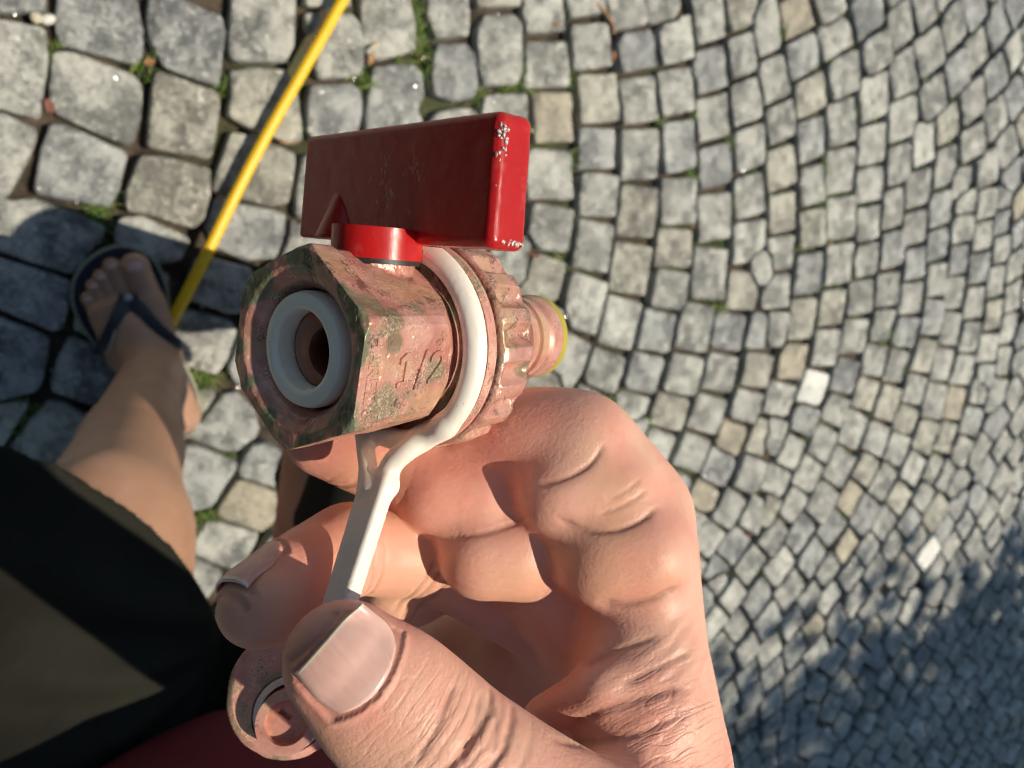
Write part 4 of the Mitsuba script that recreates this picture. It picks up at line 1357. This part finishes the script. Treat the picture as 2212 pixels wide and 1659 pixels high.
FT = Field([-0.06, -0.34, 0.012], [0.20, 0.10, 0.25], 0.002)   # the left foot, in right / forward / height


def fc(a, b, k=0.006, **kw):
    FT.cap(RG(*a[:3]), RG(*b[:3]), a[3], b[3], k, **kw)


fc((378, 892, .050, .031), (330, 812, .080, .034), 0.012)
fc((330, 812, .105, .034), (320, 838, .19, .029), 0.012)
fc((330, 805, .085, .034), (292, 722, .056, .027), 0.012)
fc((345, 780, .060, .028), (322, 655, .042, .0205), 0.010)
fc((290, 745, .052, .028), (258, 668, .040, .0185), 0.010)
fc((280, 770, .048, .026), (222, 678, .036, .0165), 0.010)
for a, b in [((320, 650, .040, .0185), (292, 577, .037, .0165)), ((274, 650, .037, .0125), (241, 575, .034, .0095)), ((252, 657, .036, .0115), (219, 598, .033, .0090)),
             ((231, 665, .035, .0105), (203, 618, .032, .0085)), ((214, 680, .034, .0100), (192, 645, .031, .0085))]:
    fc(a, b, 0.0022)
    FT.ball(RG(*b[:3]), b[3] * 1.05, 0.002)
FT.cut([0, 0, 0.0205], [0, 0, -1.0])
fv, ff = FT.mesh()
fv = smooth_mesh(fv, ff, 4)

LEG = Field([-0.47, -0.12, 0.35], [0.12, 0.25, 1.02], 0.004)
KNL, KNR = PH(232, 1168, .47), Bd(.20, -.10, .50)
MIR, GSH = 0.425, 0.08                                       # the right leg stands beside it


def mirror(p):
    p = np.asarray(p, float)
    return np.c_[MIR - p[:, 0], p[:, 1] + GSH, p[:, 2]]


def to_cam(p):
    p = np.asarray(p, float)
    return p[:, :1] * RIGHT + p[:, 1:2] * FACE + (p[:, 2:] - CAM_H) * UP


anL = to_cam([RG(322, 835, .15)])[0]
caL = to_cam([RG(282, 975, .315)])[0]
anR = to_cam(mirror([RG(322, 835, .15)]))[0]
caR = anR * 0.45 + KNR * 0.55 - 0.015 * FACE
for an, ca, kn in ((anL, caL, KNL), (anR, caR, KNR)):
    LEG.cap(an, ca, .0335, .0430, 0.02)
    LEG.cap(ca, kn, .0430, .0550, 0.02)
    LEG.cap(an + 0.01 * FACE, kn + 0.028 * FACE, .025, .045, 0.015)      # the shin
    LEG.cap(kn, kn - 0.16 * FACE, .058, .068, 0.02)
lv, lf = LEG.mesh()
lv = smooth_mesh(lv, lf, 3)
ARM = Field([-0.45, -0.30, -0.32], [0.42, 0.68, 0.90], 0.006)
ELR, ELL = Bd(.29, -.40, .86), Bd(-.17, -.36, .86)
ARM.cap(WR, ELR, .0265, .040, 0.01)
ARM.cap(P(1470, 1950, .148), WR, .0215, .0265, 0.01)
ARM.cap(ELR, Bd(.30, -.50, 1.02), .043, .050, 0.01)
ARM.cap(ELL, Bd(-.10, -.11, 1.02), .040, .028, 0.01)
ARM.cap(Bd(-.10, -.11, 1.02), Bd(-.07, -.04, 1.07), .028, .030, 0.01)
ARM.cap(ELL, Bd(-.09, -.52, 1.02), .043, .050, 0.01)
ARM.cap(Bd(.1, -.50, 1.05), Bd(.1, -.44, 1.16), .052, .055, 0.01)
ARM.cap(Bd(.1, -.40, 1.22), Bd(.1, -.43, 1.30), .080, .095, 0.02)
ARM.cap(Bd(.1, -.52, 1.02), Bd(.1, -.58, .52), .100, .100, 0.03)
for s_, kn in ((.0, KNL), (.2, KNR)):
    ARM.cap(Bd(s_, -.58, .48), kn - 0.10 * FACE, .075, .058, 0.02)
av, af = ARM.mesh()


def skin_tone(v, seed, base, dark):
    t = np.clip(0.5 + 0.6 * fbm(v, 22, 3, seed) + 0.2 * fbm(v, 120, 2, seed + 1), 0, 1)[:, None]
    return np.array(base) * (1 - t) + np.array(dark) * t


parts = [hand_mesh]
leg_cols = ((0.42, 0.245, 0.165), (0.31, 0.165, 0.105))
for v, f in ((to_cam(fv), ff), (to_cam(mirror(fv)), ff[:, ::-1]), (lv, lf), (av, af)):
    parts.append((v, f, skin_tone(v, 3, *leg_cols)))
off, bv_, bf_, bc_ = 0, [], [], []
for v, f, c in parts:
    bv_.append(v)
    bf_.append(f + off)
    bc_.append(c)
    off += len(v)
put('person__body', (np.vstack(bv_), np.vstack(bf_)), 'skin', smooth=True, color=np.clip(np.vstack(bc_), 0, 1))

# toenails
def toe_nail(key, tip, base, r, wdt, right=False):
    a, b = RG(*tip), RG(*base)
    e = unit(a - b)
    s = unit(np.cross(e, [0, 0, 1.0]))
    v = []
    for u in np.linspace(-1, 1, 7):
        for w in np.linspace(-1, 1, 9):
            q = a + e * (0.3 + u * 0.62 * (1 - 0.2 * w * w)) * wdt + s * w * wdt
            v.append([q[0], q[1], a[2] + r * np.sqrt(max(1 - (w * wdt / r) ** 2 * 0.75, 0.05)) + 0.0012 - 0.0018 * max(u, 0) ** 2])
    v = np.array(v)
    f = np.array([[i * 9 + j, i * 9 + j + 1, (i + 1) * 9 + j + 1, (i + 1) * 9 + j] for i in range(6) for j in range(8)])
    v = np.vstack([v, v - [0, 0, 0.0012]])
    f = np.vstack([f, f[:, ::-1] + 63])
    put(key, (to_cam(mirror(v) if right else v), f), 'nail', smooth=True, color=np.tile([0.52, 0.33, 0.27], (126, 1)))


toe_nail('person__toenail', (290, 578, .037), (320, 650, .040), 0.0165, 0.0085)
for k, (a, b, r) in enumerate([((241, 576, .034), (274, 650, .037), .0095), ((219, 599, .033), (252, 657, .036), .0090), ((203, 619, .032), (231, 665, .035), .0085), ((192, 646, .031), (214, 680, .034), .0085)]):
    toe_nail(f'person__toenail_{k + 1:03d}', a, b, r, 0.0048)

# flip-flops
SOLE = [(152, 640), (160, 597), (185, 563), (225, 537), (265, 528), (300, 537), (332, 557), (352, 588), (367, 640), (375, 690), (385, 735), (405, 790), (425, 835), (435, 880), (430, 918), (408, 945),
        (375, 950), (340, 930), (310, 890), (278, 840), (240, 790), (207, 752), (180, 715), (160, 677)]
so = spline(np.array([RG(x, y, .018)[:2] for x, y in SOLE + SOLE[:1]]), 96)[:-1]
sole_poly = Polygon(so)


def top_h(r, g):
    hs = np.linspace(0.021, 0.19, 90)
    d = FT.at(np.c_[np.full(90, r), np.full(90, g), hs])
    i = np.nonzero(d < 0)[0]
    return hs[i[-1]] if len(i) else 0.0205


def ribbon(path, wid, thick, lift, right):
    pts = []
    for x, y in path:
        p = RG(x, y, 0.05)
        pts.append(p[:2])
    pts = spline(np.array(pts), 30)
    hh = np.array([max(top_h(*p), 0.021) for p in pts])
    hh = gaussian_filter1d(np.maximum(hh, gaussian_filter1d(hh, 2)), 1.2) + lift
    p3 = np.c_[pts, hh]
    if right:
        p3 = mirror(p3)
    m = sweep(p3, wid, thick, np.gradient(p3, axis=0)[:, [1, 0, 2]] * 0 + np.array([0, 0, 1.0]), 14)
    m.vertices = to_cam(m.vertices)
    return m


for right in (False, True):
    sfx = '_001' if right else ''
    base_key = 'person__flip_flop' + sfx
    ml = (lambda p: mirror(p)) if right else (lambda p: np.asarray(p, float))
    def slab(poly, z0, z1):
        m = trimesh.creation.extrude_polygon(poly, z1 - z0)
        m.apply_translation([0, 0, z0])
        m.vertices = to_cam(ml(m.vertices))
        if right:
            m.invert()
        return m
    m = slab(sole_poly, 0.003, 0.0165)
    put(base_key + '__sole', m, 'sole_edge', smooth=30)
    put(base_key + '__footbed', slab(sole_poly.buffer(-0.0035), 0.0160, 0.0200), 'navy_rubber', smooth=30)
    apex = (278, 640)
    put(base_key + '__strap', ribbon([apex, (262, 672), (243, 712), (226, 752), (219, 772)], 0.0102, 0.0024, 0.0022, right), 'strap_navy', smooth=60)
    put(base_key + '__strap_001', ribbon([apex, (300, 668), (330, 702), (360, 728), (388, 752), (402, 790)], 0.0102, 0.0024, 0.0022, right), 'strap_navy', smooth=60)
    put(base_key + '__stripe', ribbon([(238, 704), (230, 728), (221, 757)], 0.0012, 0.0012, 0.0046, right), 'strap_white', smooth=60)
    put(base_key + '__stripe_001', ribbon([(248, 708), (240, 732), (231, 758)], 0.0010, 0.0012, 0.0046, right), 'strap_white', smooth=60)
    p = RG(277, 645, 0.05)
    c = ml([[p[0], p[1], top_h(p[0], p[1]) + 0.0055]])
    s = trimesh.creation.icosphere(2)
    s.vertices = s.vertices * [0.006, 0.006, 0.0022] + c
    s.vertices = to_cam(s.vertices)
    put(base_key + '__stud', s, 'stud_silver', smooth=True)
labels['person__flip_flop'] = {'label': 'dark navy flip-flop with pale striped strap on the left foot'}

# shorts
SH = Field([-0.62, -0.06, 0.28], [0.22, 0.66, 0.92], 0.005)
hipL, hipR = Bd(.0, -.60, .48), Bd(.2, -.60, .48)
CL, CR = PH(188, 1145, .50), Bd(.20, -.13, .52)
SH.cap(CL + 0.10 * FACE, hipL, .080, .105, 0.01)
SH.cap(CR + 0.10 * FACE, hipR, .070, .105, 0.04)
SH.cap(hipL, hipR, .115, .115, 0.06)
SH.cap(Bd(.1, -.58, .52), Bd(.1, -.56, .62), .15, .14, 0.05)


def hem_plane(a, b, c, fwd):
    n = unit(np.cross(b - a, c - a))
    return (a, n if n @ fwd > 0 else -n)


pl = hem_plane(PH(160, 1045, .565), PH(400, 1325, .49), PH(-45, 1085, .49), FACE)
pr_ = (CR + 0.055 * FACE, unit(FACE + 0.15 * RIGHT))
f0 = SH.f
X, Y, Z = np.meshgrid(*SH.ax, indexing='ij')
Q = np.stack([X, Y, Z], -1)
rr = Q @ RIGHT
mid = 0.15
dl, dr_ = (Q - pl[0]) @ pl[1], (Q - pr_[0]) @ pr_[1]
SH.f = np.maximum(SH.f, np.where(rr < mid, dl, dr_).astype(np.float32))
# the legs leave a hollow
SH.f = SH.f.astype(np.float32)
sv, sf = SH.mesh()
sv = smooth_mesh(sv, sf, 2)
sn = vnormals(sv, sf)
crotch = PH(520, 1330, .50)
dvec = sv - crotch
ang = np.arctan2(dvec @ FACE, dvec @ RIGHT)
dist = np.linalg.norm(dvec, axis=1)
fold = np.sin(ang * 13 + 2.5 * fbm(sv, 9, 2, 4)) * np.exp(-((dist - 0.14) / 0.14) ** 2)
disp = 0.0065 * fold + 0.010 * fbm(sv, 11, 3, 2) + 0.0035 * (1 - np.abs(fbm(sv, 16, 2, 8))) ** 3
hemd = np.minimum(np.abs((sv - pl[0]) @ pl[1]), np.abs((sv - pr_[0]) @ pr_[1]))
sv = sv + sn * (disp * np.clip(hemd / 0.02, 0.12, 1))[:, None]
sv = relax(sv, sf, 5)
put('person__shorts', (sv, sf), 'olive_cloth', smooth=True, label='dark olive cotton shorts creased over the lap')
# hem: a doubled edge of cloth along the left leg opening
hemp = []
for t in np.linspace(0, 2 * np.pi, 90):
    hemp.append(t)
# shirt
SHT = Field([-0.52, 0.05, -0.02], [0.30, 0.86, 0.72], 0.006)
belly = P(500, 2098, .46)
SHT.ball(belly, .146, 0.05)
SHT.cap(belly, Bd(.1, -.52, .92), .135, .145, 0.06)
SHT.cap(Bd(.1, -.52, .98), Bd(.26, -.52, 1.0), .085, .070, 0.05)
SHT.cap(Bd(.1, -.52, .98), Bd(-.06, -.52, 1.0), .085, .070, 0.05)
SHT.cap(Bd(.26, -.52, 1.0), Bd(.30, -.46, .92), .068, .066, 0.02)
SHT.cap(Bd(-.06, -.52, 1.0), Bd(-.13, -.45, .92), .068, .066, 0.02)
tv, tf = SHT.mesh()
tn_ = vnormals(tv, tf)
tv = tv + tn_ * (0.006 * fbm(tv, 12, 3, 5))[:, None]
put('person__t_shirt', (tv, tf), 'red_cloth', smooth=True, label='dark red t-shirt bulging over the lap')
labels['person'] = {'label': 'seated person in dark shorts, red shirt and flip-flops holding up the valve', 'category': 'person'}

# the phone that takes the picture, in the left hand
sc_ = [m3.Manifold.sphere(0.004, 16).translate((x, y, z)) for x in (-.130, .006) for y in (-.012, .054) for z in (-.0125, -.0105)]
put('mobile_phone', m3.Manifold.batch_hull(sc_), 'phone_black', smooth=40, label='black mobile phone held in the left hand above the scene', category='phone')

# ---------------------------------------------------------------- the tree whose shade falls on the far corner
tr = np.random.default_rng(21)
sx, sy, sz = SUN
CH = 4.6


def over(gx_, gy_, h):
    """The point at height h whose shadow falls on the ground at (gx, gy)."""
    return np.array([gx_ + sx / sz * h, gy_ + sy / sz * h, h])


cc = over(3.1, -2.9, CH)
foot = np.array([cc[0] + 0.3, cc[1] - 0.5, 0.0])
tk = spline(np.array([foot - [0, 0, .1], foot + [0.05, 0.02, 1.2], foot + [-0.1, 0.15, 2.4], cc + [0, 0, -.9], cc + [0, 0, .6]]), 30)
put('shade_tree__trunk', sweep(tk, np.linspace(.17, .05, 30), np.linspace(.17, .05, 30), [0, 1, 0], 14), 'bark', smooth=True, cam=False)
clumps = []
while len(clumps) < 380:
    q = tr.uniform(-1, 1, 3)
    if np.linalg.norm(q) < 1 and np.linalg.norm(q) > 0.3:
        clumps.append(cc + q * [2.9, 2.05, 1.5])
limbs = []
for k in range(26):
    e = clumps[k * 14]
    s = tk[tr.integers(14, 28)]
    limbs.append(sweep(spline(np.array([s, (s + e) / 2 + [0, 0, .2], e]), 10), np.linspace(.035, .008, 10), np.linspace(.035, .008, 10), [0.1, 1, 0.2], 7))
put('shade_tree__limbs', trimesh.util.concatenate(limbs), 'bark', smooth=True, cam=False)
n = 225
lvs, lfs = [], []
base_leaf = np.array([[-.5, 0, 0], [-.2, -.28, .05], [.25, -.22, .04], [.5, 0, -.05], [.25, .22, .04], [-.2, .28, .05], [0, 0, 0.0]])
lfq = np.array([[6, k, (k + 1) % 6] for k in range(6)])
P0_ = np.vstack([np.tile(c, (n, 1)) + tr.normal(0, 0.19, (n, 3)) for c in clumps])
N_l = len(P0_)
ax1 = tr.normal(size=(N_l, 3))
ax1 /= np.linalg.norm(ax1, axis=1, keepdims=True)
up_ = tr.normal(size=(N_l, 3)) * 0.6 + [0, 0, 1]
ax2 = np.cross(up_, ax1)
ax2 /= np.linalg.norm(ax2, axis=1, keepdims=True)
ax3 = np.cross(ax1, ax2)
sc = tr.uniform(.07, .12, (N_l, 1, 1))
LV = P0_[:, None] + sc * (base_leaf[None, :, :1] * ax1[:, None] + base_leaf[None, :, 1:2] * ax2[:, None] + base_leaf[None, :, 2:] * ax3[:, None])
LF = (lfq[None] + 7 * np.arange(N_l)[:, None, None]).reshape(-1, 3)
put('shade_tree__crown', (LV.reshape(-1, 3), LF), 'tree_leaf', cam=False)
labels['shade_tree'] = {'label': 'leafy tree beyond the pavement that throws dappled shade on the cobbles', 'category': 'tree'}

# ---------------------------------------------------------------- a clipped evergreen hedge left of the seat
hr = np.random.default_rng(9)
N_h = 9000
hp_ = np.c_[hr.uniform(-1.75, -1.05, N_h), hr.uniform(-2.6, 2.2, N_h), hr.uniform(0.05, 1.25, N_h)]
edge_ = hr.integers(0, 3, N_h)
hp_[edge_ < 2, 0] = -1.05 + hr.normal(0, 0.05, (edge_ < 2).sum())
hp_[edge_ == 2, 2] = np.where(hr.uniform(size=(edge_ == 2).sum()) < .5, 1.25, hp_[edge_ == 2, 2])
ax1 = hr.normal(size=(N_h, 3))
ax1 /= np.linalg.norm(ax1, axis=1, keepdims=True)
ax2 = np.cross(hr.normal(size=(N_h, 3)), ax1)
ax2 /= np.linalg.norm(ax2, axis=1, keepdims=True)
ax3 = np.cross(ax1, ax2)
sc = hr.uniform(.05, .10, (N_h, 1, 1))
HVx = hp_[:, None] + sc * (base_leaf[None, :, :1] * ax1[:, None] + base_leaf[None, :, 1:2] * ax2[:, None] + base_leaf[None, :, 2:] * ax3[:, None])
put('evergreen_hedge__leaves', (HVx.reshape(-1, 3), (lfq[None] + 7 * np.arange(N_h)[:, None, None]).reshape(-1, 3)), 'hedge_leaf', cam=False, kind='stuff')
core = trimesh.creation.box([.62, 4.7, 1.1])
core.apply_translation([-1.42, -.2, 0.57])
put('evergreen_hedge__branches', core, 'bark', cam=False)
labels['evergreen_hedge'] = {'label': 'clipped dark evergreen hedge standing left of the seated person', 'category': 'hedge'}
